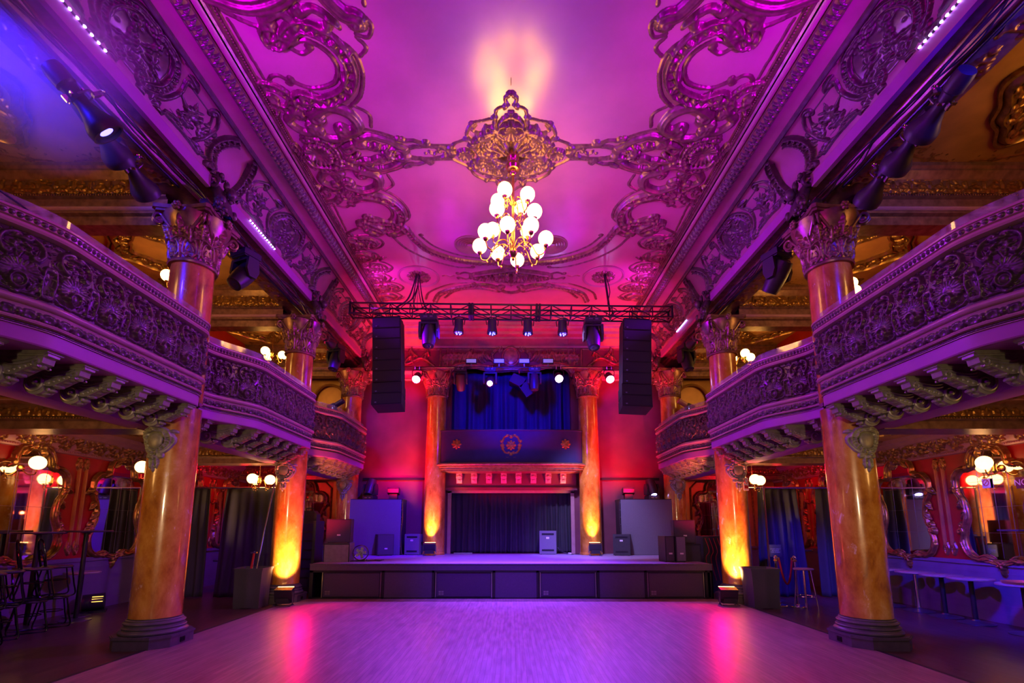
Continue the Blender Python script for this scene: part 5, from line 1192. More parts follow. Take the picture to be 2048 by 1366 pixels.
def mirror(s, y, label, rot=None, loc=None):
    rz = (PI/2 if s > 0 else -PI/2) if rot is None else rot
    # local -y must face the room
    t = thing('wall_mirror', label, 'mirror', (s*(WX-.005), y, 1.06) if loc is None else loc, -rz if rot is None else rot, 'shaped gilt mirrors')
    if 'g' not in mirror.__dict__: mirror.g = mg.obj('glass', 'mirror', t, False).data; mirror.f = mf.obj('frame', 'gilt', t, True, 50).data; mirror.c = link('carving', mr_, 'gilt', t, ang=None).data
    else:
        for nm, d in (('glass', mirror.g), ('frame', mirror.f), ('carving', mirror.c)): o = bpy.data.objects.new(nm, d); C.objects.link(o); o.parent = t
    mb = MB()
    for x in (-.24, .02, .27): mb.b2(x-.003, x+.003, -.0225, -.0205, 0, 1.5)
    for z in (.42, .86, 1.30): mb.b2(-.45, .45, -.0222, -.0205, z-.002, z+.002)
    mb.obj('glass_joint', 'steel', t, False)
for s, sd in ((-1, 'left'), (1, 'right')):
    for y, p in ((8.15, 'nearest'), (10.05, 'second'), (12.3, 'third'), (14.0, 'farthest')): mirror(s, y, 'gilt framed shaped mirror on the %s wall, %s of that wall' % (sd, p))
    for y, n in ((6.0, 0), (9.05, 1), (9.20, 1), (11.05, 1), (11.22, 1), (13.1, 1), (13.28, 1)):
        t = thing('wall_moulding', 'thin gilt panel moulding strip with scrolled ends on the %s red wall' % sd, 'moulding', (s*(WX-.002), y, 1.12), 0, 'gilt panel mouldings on the %s wall' % sd)
        mb = MB(); mb.b2(-s*.03, 0, -.028, .028, .12, 1.55); mb.b2(-s*.042, 0, -.012, .012, .12, 1.55); mb.obj('strip', 'goldceil', t, False)
        r = Rel(-.12, .12, -.14, .16, .007)
        for q in (-1, 1): r.stroke(ccurl(cr([(0, -.1), (q*.05, 0), (q*.02, .1)]), 0, 1, .03, q), .022, .035, 'g'); r.leaf(0, -.12, PI/2+q*.5, .22, .035, .04, -q)
        r.blur()
        for z in (.06, 1.62): me = r.mesh('scroll_end', lambda U, V: (np.stack([0*U, U, V+z], -1), np.broadcast_to(np.array((-s*1., 0, 0)), U.shape+(3,)))); link('scroll_end', me, 'gilt', t, ang=None)
# gilded panels with mirrors on the end wall under the galleries
for s, sd in ((-1, 'left'), (1, 'right')):
    o = MB().b2(s*5.05, s*8.15, YB-.03, YB, .0, 3.3).obj('trim', 'goldceil', smooth=False); struct(o, 'gold painted end wall panel under the gallery')
    o = MB().b2(s*5.05, s*8.15, YB-.03, YB, 3.6, 6.2).obj('trim', 'goldceil', smooth=False); struct(o, 'gold painted end wall panel of the gallery')
    P = [(-.95, .9), (-.95, 2.75), (-.75, 2.95), (.75, 2.95), (.95, 2.75), (.95, .9)]; mb = MB(); mb.tube([(s*6.5+x, YB-.045, z) for x, z in P], .03, 8, closed=True); mb.obj('panel_moulding', 'gilt', o)
    mirror(0, 0, 'gilt framed shaped mirror on the gold end wall under the %s gallery' % sd, 0, (s*6.35, YB-.032, 1.06))
    mb = MB(); mb.b2(s*5.05, s*8.15, YB-.05, YB-.03, .0, .95); mb.b2(s*5.05, s*8.15, YB-.08, YB-.03, .93, .99); mb.obj('dado', 'dado', o, False)
# ------------------------------------------------------------------ drapes on pipes
def pipe_drape(x0, x1, y, seed, label, flare):
    drape('drape', label, x0, x1, y, .01, 2.46, 'velvet', .05, .19, seed, flare)
pipe_drape(-7.62, -7.02, 11.25, 11, 'narrow black drape under the left gallery, left of the gap', .25); pipe_drape(-6.62, -5.52, 11.2, 12, 'wide black drape under the left gallery, beside the middle column', .22)
pipe_drape(5.75, 6.66, 11.25, 13, 'wide black drape with blue light under the right gallery behind the rope posts', .25); pipe_drape(7.16, 7.62, 11.3, 14, 'narrow black drape under the right gallery, right of the gap', .25)
for s, sd in ((-1, 'left'), (1, 'right')):
    t = thing('drape_pipe', 'horizontal crossbar holding the drapes under the %s gallery' % sd, 'pipe', (s*6.6, 11.23, 2.48)); MB().cyl((-1.1, 0, 0), (1.15, 0, 0), .018, 8).obj('crossbar', 'chrome', t)
    mb = MB(); mb.cyl((-1.1, 0, 0), (-1.1, 0, -2.45), .02, 8); mb.b2(-1.3, -.9, -.2, .2, -2.48, -2.46); mb.cyl((1.15, 0, 0), (1.15, 0, -2.45), .02, 8); mb.b2(.95, 1.35, -.2, .2, -2.48, -2.46); mb.obj('upright', 'steel', t)
# ------------------------------------------------------------------ stage furniture
ZD = .76
def cabinet(label, x, y, w, d, h, rz, mats=('cab', 'grille'), lab=True, z=ZD, grp=None, back=False, cat='speaker'):
    t = thing('floor_monitor', label, cat, (x, y, z), rz, grp); c = .045
    mb = MB(); mb.prism([(-w/2, d/2-c), (-w/2, -d/2), (w/2, -d/2), (w/2, d/2-c), (w/2-c, d/2), (-w/2+c, d/2)], .012, h, 'z'); mb.obj('cabinet', mats[0], t, False)
    if back:
        for a_, b_ in ((.82, .90), (.14, .22)): MB().b2(-w*.36, w*.36, -d/2-.004, -d/2, h*a_, h*b_).obj('vent_slot', 'black', t, False)
        MB().b2(-w*.10, w*.08, -d/2-.006, -d/2, h*.66, h*.74).obj('label_plate', 'white', t, False)
    else:
        MB().b2(-w/2+.02, w/2-.02, -d/2-.012, -d/2, .03, h-.02).obj('grille', mats[1], t, False)
        if lab: MB().b2(-.03, .05, -d/2-.016, -d/2-.012, h*.30, h*.36).obj('label_plate', 'white', t, False)
    mb = MB()
    for sx in (-1, 1):
        for sy in (-1, 1): mb.cyl((sx*w*.4, sy*d*.38, 0), (sx*w*.4, sy*d*.38, .013), .018, 8)
    mb.obj('rubber_feet', 'blackp', t)
    MB().b2(w/2, w/2+.004, -.05, .05, h*.5, h*.62).obj('handle', 'black', t, False); return t
cabinet('dark loudspeaker standing in front of the left cloth-covered speaker wall', -3.68, 14.15, .46, .50, .60, .45, lab=True)
cabinet('pale grey-lit loudspeaker turned away, beside the left stage column', -2.86, 14.45, .44, .46, .60, -.12, ('scrim', 'grille'), back=True)
cabinet('tall grey loudspeaker turned away, in front of the right half of the doorway drape', 1.12, 14.75, .50, .46, .69, -.10, ('scrim', 'grille'), back=True)
cabinet('grey loudspeaker with white label in front of the right speaker wall', 3.22, 14.15, .48, .42, .60, -.30, ('cab', 'grille'), back=True)
cabinet('slim black loudspeaker on edge, left of the pair on the stage right front', 3.72, 11.75, .22, .50, .60, .06, ('blackp', 'grille')); cabinet('grey-faced slim loudspeaker on edge, right of the pair on the stage right front', 3.98, 11.72, .24, .50, .60, .02, ('blackp', 'scrim'))
t1 = cabinet('red-edged loudspeaker on a wooden box at the left stage corner', -4.12, 11.75, .56, .45, .56, .16, z=ZD+.44); t2 = cabinet('blue loudspeaker on a cloth-covered box at the right stage corner', 4.22, 11.95, .50, .42, .56, -.16, z=ZD+.42)
for (x, y, h, m, lb) in ((-4.12, 11.75, .44, 'top', 'wooden box under the left corner loudspeaker'), (4.24, 11.95, .42, 'cover', 'cloth-covered box under the right corner loudspeaker')):
    t = thing('riser_box', lb, 'box', (x, y, ZD), .05); MB().box((0, 0, h/2-.002), (.58, .46, h-.006)).obj('box_body', m, t, False)
    mb = MB()
    for sx in (-1, 1): mb.b2(sx*.292-.01, sx*.292+.01, -.235, -.225, 0, h-.01)
    mb.b2(-.3, .3, -.24, -.225, h-.04, h-.012); mb.obj('edge_trim', 'blackp', t, False)
for s, sd in ((-1, 'left'), (1, 'right')):   # big cloth-covered side fill boxes
    t = thing('speaker_wall', 'tall cloth-covered speaker block at the %s rear of the stage' % sd, 'speaker', (s*4.0, 14.3, ZD), 0, 'cloth-covered speaker blocks')
    MB().b2(-.80, .80, -.10, .50, .0, 1.60).obj('block', 'blackp', t, False); w = .78
    G = [[(x, -.125-.012*math.cos(x*2)*math.sin(PI*k/14)+.006*math.sin(x*14+k)*(k < 3), 1.60-1.59*(1-k/14)) for x in np.linspace(-w, w, 26)] for k in range(15)]; MB().grid(np.array(G)).obj('cloth_front', 'scrim', t, True, None)
    MB().b2(-.81, .81, -.12, .51, 1.60, 1.62).obj('top_cloth', 'blackp', t, False)
    mb = MB()
    for k in range(7): mb.sphere((-s*.80, -.13, .25+.21*k), .012, 6, 4)
    mb.tube(cr([(-s*.81, -.13, 1.58), (-s*.83, -.14, 1.1), (-s*.80, -.14, .6), (-s*.83, -.16, .1), (-s*.9, -.2, .01)], 6), .008, 5); mb.obj('edge_cable', 'steel', t)
    t = thing('moving_head_light', '%s moving head standing on the %s speaker block' % ('dark blue' if s < 0 else 'small glowing blue', sd), 'stage light', (s*(4.0+.22), 14.42, ZD+1.62), .2*s, 'moving heads standing on the speaker blocks'); head_parts(t, 1.0, -.5, 'lensd' if s < 0 else 'lamp', up=True)
    t = thing('wash_light', 'dark flat wash light on the inner top corner of the %s speaker block' % sd, 'stage light', (s*(4.0-.50), 14.35, ZD+1.62), 0)
    MB().box((0, 0, .24), (.34, .20, .18), E(-.3, 0, 0)).obj('head', 'black', t, False); MB().b2(-.12, .12, -.08, .08, 0, .15).obj('base', 'blackp', t, False)
    mb = MB()
    for k in range(6): mb.box((0, -.105+.0, .19+.02*k), (.32, .02, .006))
    mb.obj('cooling_fins', 'steel', t, False)
def wash(label, x, y, z, rz, lens='lampo'):
    t = thing('wash_light', label, 'stage light', (x, y, z), rz, 'floor wash lights at the columns')
    MB().box((0, 0, .25), (.34, .16, .20), E(.25, 0, 0)).obj('head', 'blackp', t, False)
    MB().box((0, .03, .352), (.31, .13, .012), E(.25, 0, 0)).obj('lens', lens, t, False)
    MB().prism([(-.14, 0), (.14, 0), (.11, .10), (-.11, .10)], -.09, .09, 'y', (0, 0, .06)).obj('base', 'blackp', t, False)
    mb = MB()
    for sx in (-1, 1): mb.b2(sx*.18-.01, sx*.18+.01, -.03, .03, .08, .28); mb.cyl((sx*.15, -.10, .0), (sx*.15, -.10, .03), .022, 8); mb.cyl((sx*.15, .10, 0), (sx*.15, .10, .03), .022, 8); mb.cyl((sx*.17, -.12, .03), (sx*.15, .1, .05), .012, 6)
    mb.obj('yoke', 'steel', t); return t
wash('bright orange-glowing wash light at the foot of the left stage column', -2.32, 13.93, ZD, 0); wash('bright orange-glowing wash light at the foot of the right stage column', 2.40, 13.93, ZD, 0)
wash('purple-lit wash light on the floor at the foot of the left middle column', -4.58, 10.02, 0, .1); wash('purple-lit wash light on the floor at the foot of the right middle column', 4.40, 10.05, 0, -.1)
t = thing('wash_light', 'dark par light with yellow-lit fins on the floor by the left wall', 'stage light', (-7.92, 9.35, .0), .6); MB().cyl((-.10, 0, .17), (.22, 0, .19), .15, 20).obj('body', 'blackp', t); MB().b2(-.22, .26, -.17, .17, 0, .03).obj('base', 'black', t, False)
mb = MB(); 
for z in (.20, .245, .285): mb.box((.12, -.145+.35*(z-.2), z), (.16, .012, .012))
mb.obj('fins', 'lampy', t, False)
# cables and small things on the stage
t = thing('cable', 'tangle of cables and a white connector on the left side of the stage deck', 'cable', (-3.6, 11.9, ZD)); rb = random.Random(2)
for k in range(4): MB().tube(cr([(rb.uniform(-.5, .5), rb.uniform(-.25, .3), .008) for _ in range(7)], 7), .007, 5).obj('cable_run', 'blackp', t)
MB().b2(-.05, .07, -.03, .03, .0, .045).obj('connector', 'white', t, False)
t = thing('cable', 'white-tipped cables on the deck behind the tall right loudspeaker', 'cable', (1.7, 14.55, ZD))
for k in range(3): MB().tube(cr([(-.3, .1*k, .30-.1*k), (-.15, 0, .06), (.1, -.05*k, .008), (.2, .05, .008), (.33, -.1+.1*k, .008)], 7), .009, 5).obj('cable_run', 'blackp', t)
MB().b2(.0, .09, -.02, .03, 0, .05).obj('connector', 'white', t, False)
t = thing('power_strip', 'white power strip lying before the doorway drape', 'power strip', (-1.45, 14.8, ZD), .06); MB().b2(-.28, .28, -.03, .03, 0, .04).obj('body', 'steel', t, False); mb = MB(); [mb.b2(-.22+.1*k, -.17+.1*k, -.02, .02, .04, .043) for k in range(5)]; mb.obj('sockets', 'black', t, False)
t = thing('floor_fan', 'small round drum fan beside the left corner loudspeaker', 'fan', (-3.62, 11.8, ZD), .2)
MB().lathe([(.17, -.07), (.185, -.05), (.185, .05), (.17, .07)], 28, (0, 0, .20), E(PI/2, 0, 0), cap=False).obj('drum', 'blackp', t); mb = MB()
for k in range(4): r_ = .04+.042*k; mb.tube([(r_*math.cos(a), -.07, .20+r_*math.sin(a)) for a in np.linspace(0, 2*PI, 22)[:-1]], .003, 4, closed=True)
mb.obj('guard', 'chrome', t); mb = MB(); [mb.box((.07*math.cos(a), 0, .2+.07*math.sin(a)), (.13, .012, .06), E(0, -a, 0)) for a in np.arange(5)*2*PI/5]; mb.obj('blades', 'steel', t, False); MB().b2(-.1, .1, -.07, .07, 0, .02).obj('foot', 'blackp', t, False)
t = thing('flight_case', 'dark stacked equipment case with a blue wedge case on top, left of the stage', 'case', (-5.2, 12.2, 0), .05)
MB().b2(-.35, .40, -.3, .3, .0, 1.72).obj('rack_body', 'blackp', t, False); mb = MB(); [mb.b2(-.28, .33, -.315, -.30, .15+.22*k, .33+.22*k) for k in range(7)]; mb.obj('rack_panel', 'lensd', t, False)
t = thing('tool_case', 'blue plastic case with carry handle on top of the equipment stack left of the stage', 'case', (-5.05, 12.15, 1.722)); MB().prism([(-.22, 0), (.22, 0), (.22, .16), (.14, .25), (-.14, .25), (-.22, .16)], -.12, .12, 'y').obj('body', 'blackp', t, False); MB().tube(cr([(-.09, 0, .25), (-.08, 0, .31), (.08, 0, .31), (.09, 0, .25)], 5), .012, 6).obj('handle', 'black', t)
t = thing('light_stick', 'upright wooden stick with glowing red tip at the left stage corner', 'light', (-4.93, 11.3, 0)); MB().cyl((0, 0, 0), (0, 0, 1.88), .022, 8).obj('stick', 'top', t); MB().sphere((0, 0, 1.90), .035, 10, 8).obj('tip', 'lampr', t)
t = thing('equipment_rack', 'small rack with red-lit cables right of the stage front corner', 'rack', (4.95, 12.2, 0)); MB().b2(-.25, .35, -.25, .25, .0, 1.35).obj('rack_body', 'blackp', t, False); mb = MB(); [mb.tube(cr([(-.2+.1*k, -.26, 1.3), (-.15+.1*k, -.34, 1.0), (-.22+.12*k, -.3, .8), (-.1+.1*k, -.3, .3)], 6), .008, 5) for k in range(5)]; mb.obj('cables', 'rope', t)
t = thing('mixer_table', 'covered mixing desk behind the right corner loudspeaker', 'table', (5.4, 12.9, 0)); MB().b2(-.7, .6, -.35, .35, .72, .78).obj('tabletop', 'scrim', t, False); [MB().cyl((x, y, 0), (x, y, .72), .025, 8).obj('leg', 'black', t) for x in (-.6, .5) for y in (-.3, .3)]; MB().prism([(-.3, .78), (.3, .78), (.3, .85), (-.3, 1.0)], -.55, .5, 'x').obj('mixer', 'scrim', t, False)
# ------------------------------------------------------------------ side aisle furniture
def bin_(label, x, y, rz):
    t = thing('covered_bin', label, 'bin', (x, y, 0), rz); h = .77
    mb = MB(); pr = [(.27, 0), (.275, .02), (.285, .4), (.305, .70), (.325, .74), (.325, .77), (.30, .77), (.29, .72)]
    G = []
    for r, z in pr: G.append([(r*max(abs(math.cos(a)), abs(math.sin(a)))**-1*math.cos(a)*.95*(1-.08*abs(math.sin(2*a))), r*max(abs(math.cos(a)), abs(math.sin(a)))**-1*math.sin(a)*.95*(1-.08*abs(math.sin(2*a))), z) for a in np.linspace(0, 2*PI, 41)[:-1]])
    mb.grid(np.array(G), closed=True); mb.obj('cover', 'cover', t, True, 40); MB().lathe([(.0, .60), (.28, .62)], 24, cap=False).obj('inner_bag', 'black', t); MB().lathe([(.26, 0), (.27, .015), (.24, .02)], 20).obj('foot_ring', 'blackp', t); return t
bin_('dark cloth-covered bin with poles in it, left of the middle left column', -5.2, 9.95, .1); bin_('dark cloth-covered bin in front of the right middle column', 5.0, 9.92, -.05)
t = thing('mop_pole', 'long grey pole leaning in the left bin', 'pole', (-5.13, 10.0, .62)); MB().tube([(-.05, 0, 0), (.02, .08, .9), (.09, .22, 1.88)], .016, 8).obj('handle', 'chrome', t)
t = thing('umbrella', 'red and silver short handle sticking out of the left bin', 'tool', (-5.32, 10.05, .62)); MB().cyl((0, 0, 0), (.05, 0, .42), .022, 8).obj('red_handle', 'rope', t); MB().cyl((.03, .03, .1), (.04, .03, .46), .014, 8).obj('silver_rod', 'chrome', t); MB().b2(-.02, .1, .0, .04, .42, .45).obj('cap', 'chrome', t, False)
t = thing('tall_pole', 'tall chrome pole rising from the floor behind the right rope post', 'pole', (5.48, 10.42, 0)); MB().tube([(0, 0, 0), (.0, 0, 2.46)], .02, 10).obj('pole', 'chrome', t); MB().lathe([(.17, 0), (.17, .012), (.03, .03), (.022, .06)], 24).obj('base', 'chrome', t)
def stanchion(x, y, label):
    t = thing('rope_post', label, 'rope post', (x, y, 0), 0, 'chrome rope posts'); MB().lathe([(.155, 0), (.158, .01), (.15, .022), (.04, .045), (.026, .06), (.026, .92), (.032, .93), (.042, .94), (.042, .965), (.03, .98), (.03, .99), (.015, 1.0)], 26).obj('post', 'chrome', t); MB().lathe([(.036, .88), (.046, .89), (.046, .91), (.036, .92)], 18).obj('rope_ring', 'brass', t)
stanchion(5.45, 10.1, 'chrome rope post next to the tall pole'); stanchion(5.74, 10.3-.35, 'chrome rope post beside the bar stool')
t = thing('velvet_rope', 'red velvet rope hanging between the two chrome posts', 'rope', (0, 0, 0)); P = [(5.45+.05+(.19)*q, 10.1-.02-.13*q, .91-1.9*(q*(1-q))) for q in np.linspace(0, 1, 22)]; MB().tube(P, .019, 10).obj('rope', 'rope', t); MB().cyl(P[0], (P[0][0]-.01, P[0][1], P[0][2]+.05), .022).obj('hook', 'brass', t); MB().cyl(P[-1], (P[-1][0]+.005, P[-1][1], P[-1][2]+.05), .022).obj('hook', 'brass', t)
t = thing('floor_sign', 'small framed staff only sign on a thin stand before the blue-lit drape', 'sign', (5.80, 10.75, 0), -.08)
MB().cyl((0, 0, 0), (0, 0, .95), .010, 8).obj('stand', 'steel', t); MB().lathe([(.14, 0), (.14, .01), (.02, .02)], 22).obj('base', 'steel', t); MB().b2(-.13, .13, -.012, .012, .93, 1.19).obj('frame', 'blackp', t, False); MB().b2(-.115, .115, -.016, -.012, .945, 1.175).obj('board', 'blackp', t, False)
def text(s, size, loc, rot, mat, par, nm='lettering'):
    cu = bpy.data.curves.new(nm, 'FONT'); cu.body = s; cu.size = size; cu.align_x = 'CENTER'; cu.align_y = 'CENTER'; cu.extrude = .001; cu.space_line = .95
    o = bpy.data.objects.new(nm, cu); C.objects.link(o); dg = bpy.context.evaluated_depsgraph_get(); me = bpy.data.meshes.new_from_object(o.evaluated_get(dg)); bpy.data.objects.remove(o)
    me.materials.clear(); ob = bpy.data.objects.new(nm, me); C.objects.link(ob); me.materials.append(M[mat]); ob.location = loc; ob.rotation_euler = rot; ob.parent = par; return ob
text('STAFF ONLY\nBEYOND\nTHIS POINT', .038, (0, -.0175, 1.06), (PI/2, 0, 0), 'scrim', t)
t = thing('bar_stool', 'round-seated chrome bar stool beside the rope post', 'stool', (5.72+.05, 9.72, 0), .3)
MB().lathe([(0, .74), (.17, .74), (.18, .75), (.18, .765), (.165, .775), (0, .775)], 28).obj('seat', 'top', t)
for k in range(4): a = PI/4+k*PI/2; MB().tube([(.12*math.cos(a), .12*math.sin(a), .74), (.20*math.cos(a), .20*math.sin(a), 0)], .012, 8).obj('leg', 'chrome', t)
MB().tube([(.165*math.cos(a), .165*math.sin(a), .24) for a in np.linspace(0, 2*PI, 25)[:-1]], .009, 6, closed=True).obj('foot_ring', 'chrome', t)
# tables along the right wall
def ptable(x, y, label, r=.31, z=.74, chrome=False):
    t = thing('pedestal_table', label, 'table', (x, y, 0), 0, 'small round tables along the right wall')
    MB().lathe([(0, z-.035), (r-.01, z-.035), (r, z-.028), (r, z-.005), (r-.008, z), (0, z)], 40).obj('tabletop', 'top', t); MB().lathe([(.035, .03), (.035, z-.06), (.09, z-.036)], 16).obj('pedestal', 'chrome' if chrome else 'black', t); MB().lathe([(.24, 0), (.245, .012), (.22, .022), (.06, .05), (.04, .07)], 30).obj('base', 'steel', t)
for i, (x, y) in enumerate(((7.70, 10.1), (7.74, 9.45), (7.72, 8.86), (7.70, 8.28), (7.68, 7.42), (7.72, 6.7))):
    ptable(x, y, 'round pedestal table by the right wall, %s from the stage' % ('first', 'second, with shiny post,', 'third', 'fourth', 'fifth, holding a round tray,', 'sixth')[i], chrome=(i == 1))
t = thing('serving_tray', 'round brown tray on the fifth table along the right wall', 'tray', (7.66, 7.36, .741)); MB().lathe([(0, .0), (.24, 0), (.26, .035), (.27, .035), (.25, .006), (0, .006)][::-1], 36).obj('tray', 'goldceil', t)
t = thing('wall_shelf', 'narrow dark shelf projecting from the right wall near the camera', 'shelf', (7.95, 7.35, 1.52)); MB().b2(-.45, .24, -.16, .16, 0, .025).obj('board', 'blackp', t, False)
# signs on the right wall and column
t = thing('wall_sign', 'no smoking sign on the right wall beside the nearest mirror', 'sign', (8.12, 7.28, 2.28)); MB().b2(-.01, .01, -.42, .42, -.09, .09).obj('board', 'wallstage', t, False); text('NO SMOKING', .14, (-.014, 0, 0), (PI/2, 0, -PI/2), 'white', t)
t = thing('no_smoking_sticker', 'white no smoking sticker on the glass of the nearest right mirror', 'sign', (8.15, 8.22, 2.33)); MB().b2(-.004, .004, -.07, .07, -.09, .07).obj('card', 'white', t, False)
mb = MB(); mb.tube([(-.006, .05*math.cos(a), .05*math.sin(a)) for a in np.linspace(0, 2*PI, 25)[:-1]], .006, 5, closed=True); mb.cyl((-.006, -.035, .035), (-.006, .035, -.035), .005, 5); mb.obj('ring', 'rope', t)
t = thing('column_sign', 'small red and white sign fixed to the aisle side of the right middle column', 'sign', (5.12, 10.45, 2.50), .5); MB().b2(-.08, .08, -.006, .006, -.14, .14).obj('card', 'white', t, False); mb = MB(); mb.tube([(.05*math.cos(a), -.01, .06+.05*math.sin(a)) for a in np.linspace(0, 2*PI, 25)[:-1]], .006, 5, closed=True); mb.b2(-.06, .06, -.01, -.006, -.10, -.03); mb.obj('print', 'rope', t)
# tall tables and stacked chairs on the left
def tall(x, y, label, z, r=.37):
    t = thing('tall_table', label, 'table', (x, y, 0)); MB().lathe([(0, z-.03), (r, z-.03), (r+.006, z-.015), (r, z), (0, z)], 36).obj('tabletop', 'blackp', t); MB().lathe([(.035, .02), (.035, z-.05), (.10, z-.03)], 14).obj('pedestal', 'black', t); MB().lathe([(.22, 0), (.22, .012), (.04, .04)], 26).obj('base', 'steel', t)
tall(-7.45, 8.55, 'tall dark cocktail table right of the stacked chairs on the left', 1.52, .36); tall(-7.75, 8.0, 'tall dark cocktail table behind the stacked chairs on the left', 1.50, .34)
t = thing('low_shelf_table', 'low round pink-lit table top by the left wall', 'table', (-7.78, 8.95, 0)); MB().lathe([(0, .74), (.26, .74), (.27, .76), (.26, .78), (0, .78)], 30).obj('tabletop', 'top', t); MB().lathe([(.03, 0), (.03, .74)], 12).obj('pedestal', 'black', t); MB().lathe([(.2, 0), (.2, .012), (.04, .03)], 24).obj('base', 'steel', t)
def bistro(t, up=True):
    """bent-metal cafe chair: hoop back, round seat, two bent leg loops"""
    MB().lathe([(0, .44), (.19, .44), (.20, .455), (.19, .475), (0, .48)], 26).obj('seat', 'blackp', t)
    for sy in (-1, 1): MB().tube(cr([(-.15, sy*.13, .44), (-.19, sy*.15, .2), (-.21, sy*.16, .012), (.0, sy*.165, .012), (.21, sy*.16, .012), (.19, sy*.15, .2), (.15, sy*.13, .44)], 6), .011, 7).obj('leg_loop', 'tube', t)
    MB().tube(cr([(-.17, -.15, .44), (-.21, -.17, .66), (-.24, -.13, .84), (-.25, 0, .90), (-.24, .13, .84), (-.21, .17, .66), (-.17, .15, .44)], 6), .012, 7).obj('back_hoop', 'tube', t)
    MB().tube(cr([(-.17, -.08, .44), (-.21, -.09, .62), (-.235, 0, .74), (-.21, .09, .62), (-.17, .08, .44)], 6), .009, 6).obj('inner_hoop', 'tube', t); MB().tube([(.14*math.cos(a), .14*math.sin(a), .25) for a in np.linspace(0, 2*PI, 20)[:-1]], .008, 5, closed=True).obj('stretcher_ring', 'tube', t)
c0 = thing('cafe_chair', 'bent metal cafe chair on the floor, front left of the stacked group', 'chair', (-7.30, 7.12, 0), .85, 'stacked cafe chairs by the left wall'); bistro(c0)
for x, y, z, r, nm in ((-7.36, 7.62, 0, .8, 'on the floor, middle of the stacked group'), (-7.42, 8.05, 0, .9, 'on the floor, at the right end of the stacked group'), (-7.90, 7.45, 0, .7, 'on the floor behind, by the left wall'),
        (-7.27, 7.10, .485, .75, 'in the upper tier, front left'), (-7.33, 7.60, .485, .9, 'in the upper tier, middle'), (-7.40, 8.03, .485, 1.0, 'in the upper tier, right end'), (-7.88, 7.43, .485, .6, 'in the upper tier, behind by the wall'),
        (-7.15, 6.72, 0, 1.0, 'on the floor, leftmost at the frame edge'), (-7.12, 6.70, .485, .8, 'in the upper tier, leftmost at the frame edge')):
    dup(c0, (x, y, z), r, 'bent metal cafe chair '+nm)
# a few stored chairs behind the left drapes
c = dup(c0, (-6.95, 12.1, 0), 2.0, 'cafe chair on the floor behind the gap in the left drapes', 'stored chairs behind the left drapes'); c2 = dup(c0, (-6.75, 12.6, 0), .9, 'second cafe chair further behind the gap in the left drapes', 'stored chairs behind the left drapes')
tall(-7.2, 12.5, 'table behind the gap in the left drapes', .75, .33); tall(7.05, 12.3, 'dark table behind the gap in the right drapes', 1.02, .45)
# cables laid along the gallery handrails and fans at the gallery ends
for s, sd in ((-1, 'left'), (1, 'right')):
    if s < 0:
        t = thing('cable', 'black cable lying along the nearest left gallery handrail', 'cable', (0, 0, 0)); rb = random.Random(1)
        MB().tube(cr([(-4.46+rb.uniform(-.02, .02), 3.4+.25*k, 4.478) for k in range(13)], 5), .009, 5).obj('cable_run', 'blackp', t)
    t = thing('gallery_fan', 'round wall fan disc at the far end of the %s gallery' % sd, 'fan', (s*5.75, YB-.12, 5.55)); MB().lathe([(.50, 0), (.52, -.03), (.46, -.05), (.44, -.01)], 40, (0, 0, 0), E(-PI/2, 0, 0), cap=False).obj('ring', 'goldceil', t)
    t2_ = thing('profile_light', 'short spotlight with pale barrel on the far %s gallery rail' % sd, 'stage light', (s*5.25, 13.9, 4.47+.35), 0); MB().cyl((0, 0, .3), (-s*.28, -.05, .45), .08, 14).obj('barrel', 'mould' if s > 0 else 'blackp', t2_); MB().box((.05*s, 0, .22), (.22, .2, .24), E(0, .4*s, 0)).obj('lamp_house', 'blackp', t2_, False); MB().cyl((0, 0, -.35), (0, 0, .2), .02, 8).obj('stand', 'black', t2_)
# ------------------------------------------------------------------ lights
def spot(loc, to, col, W, ang=60, blend=.5, r=.16, nm='spot'):
    l = bpy.data.lights.new(nm, 'SPOT'); l.color = col; l.energy = W; l.spot_size = math.radians(ang); l.spot_blend = blend; l.shadow_soft_size = r
    o = bpy.data.objects.new(nm, l); C.objects.link(o); o.location = loc; o.rotation_euler = (Vector(to)-Vector(loc)).to_track_quat('-Z', 'Y').to_euler(); return o
def point(loc, col, W, r=.1):
    l = bpy.data.lights.new('glow', 'POINT'); l.color = col; l.energy = W; l.shadow_soft_size = r; o = bpy.data.objects.new('glow', l); C.objects.link(o); o.location = loc; return o
def area(loc, to, col, W, sx, sy):
    l = bpy.data.lights.new('area', 'AREA'); l.shape = 'RECTANGLE'; l.size = sx; l.size_y = sy; l.color = col; l.energy = W
    o = bpy.data.objects.new('area', l); C.objects.link(o); o.location = loc; o.rotation_euler = (Vector(to)-Vector(loc)).to_track_quat('-Z', 'Y').to_euler(); return o
MAG = (.72, .0, 1.); VIO = (.26, .0, 1.); BLU = (.02, .01, 1.); RED = (1., .0, .035); PNK = (1., .0, .45)
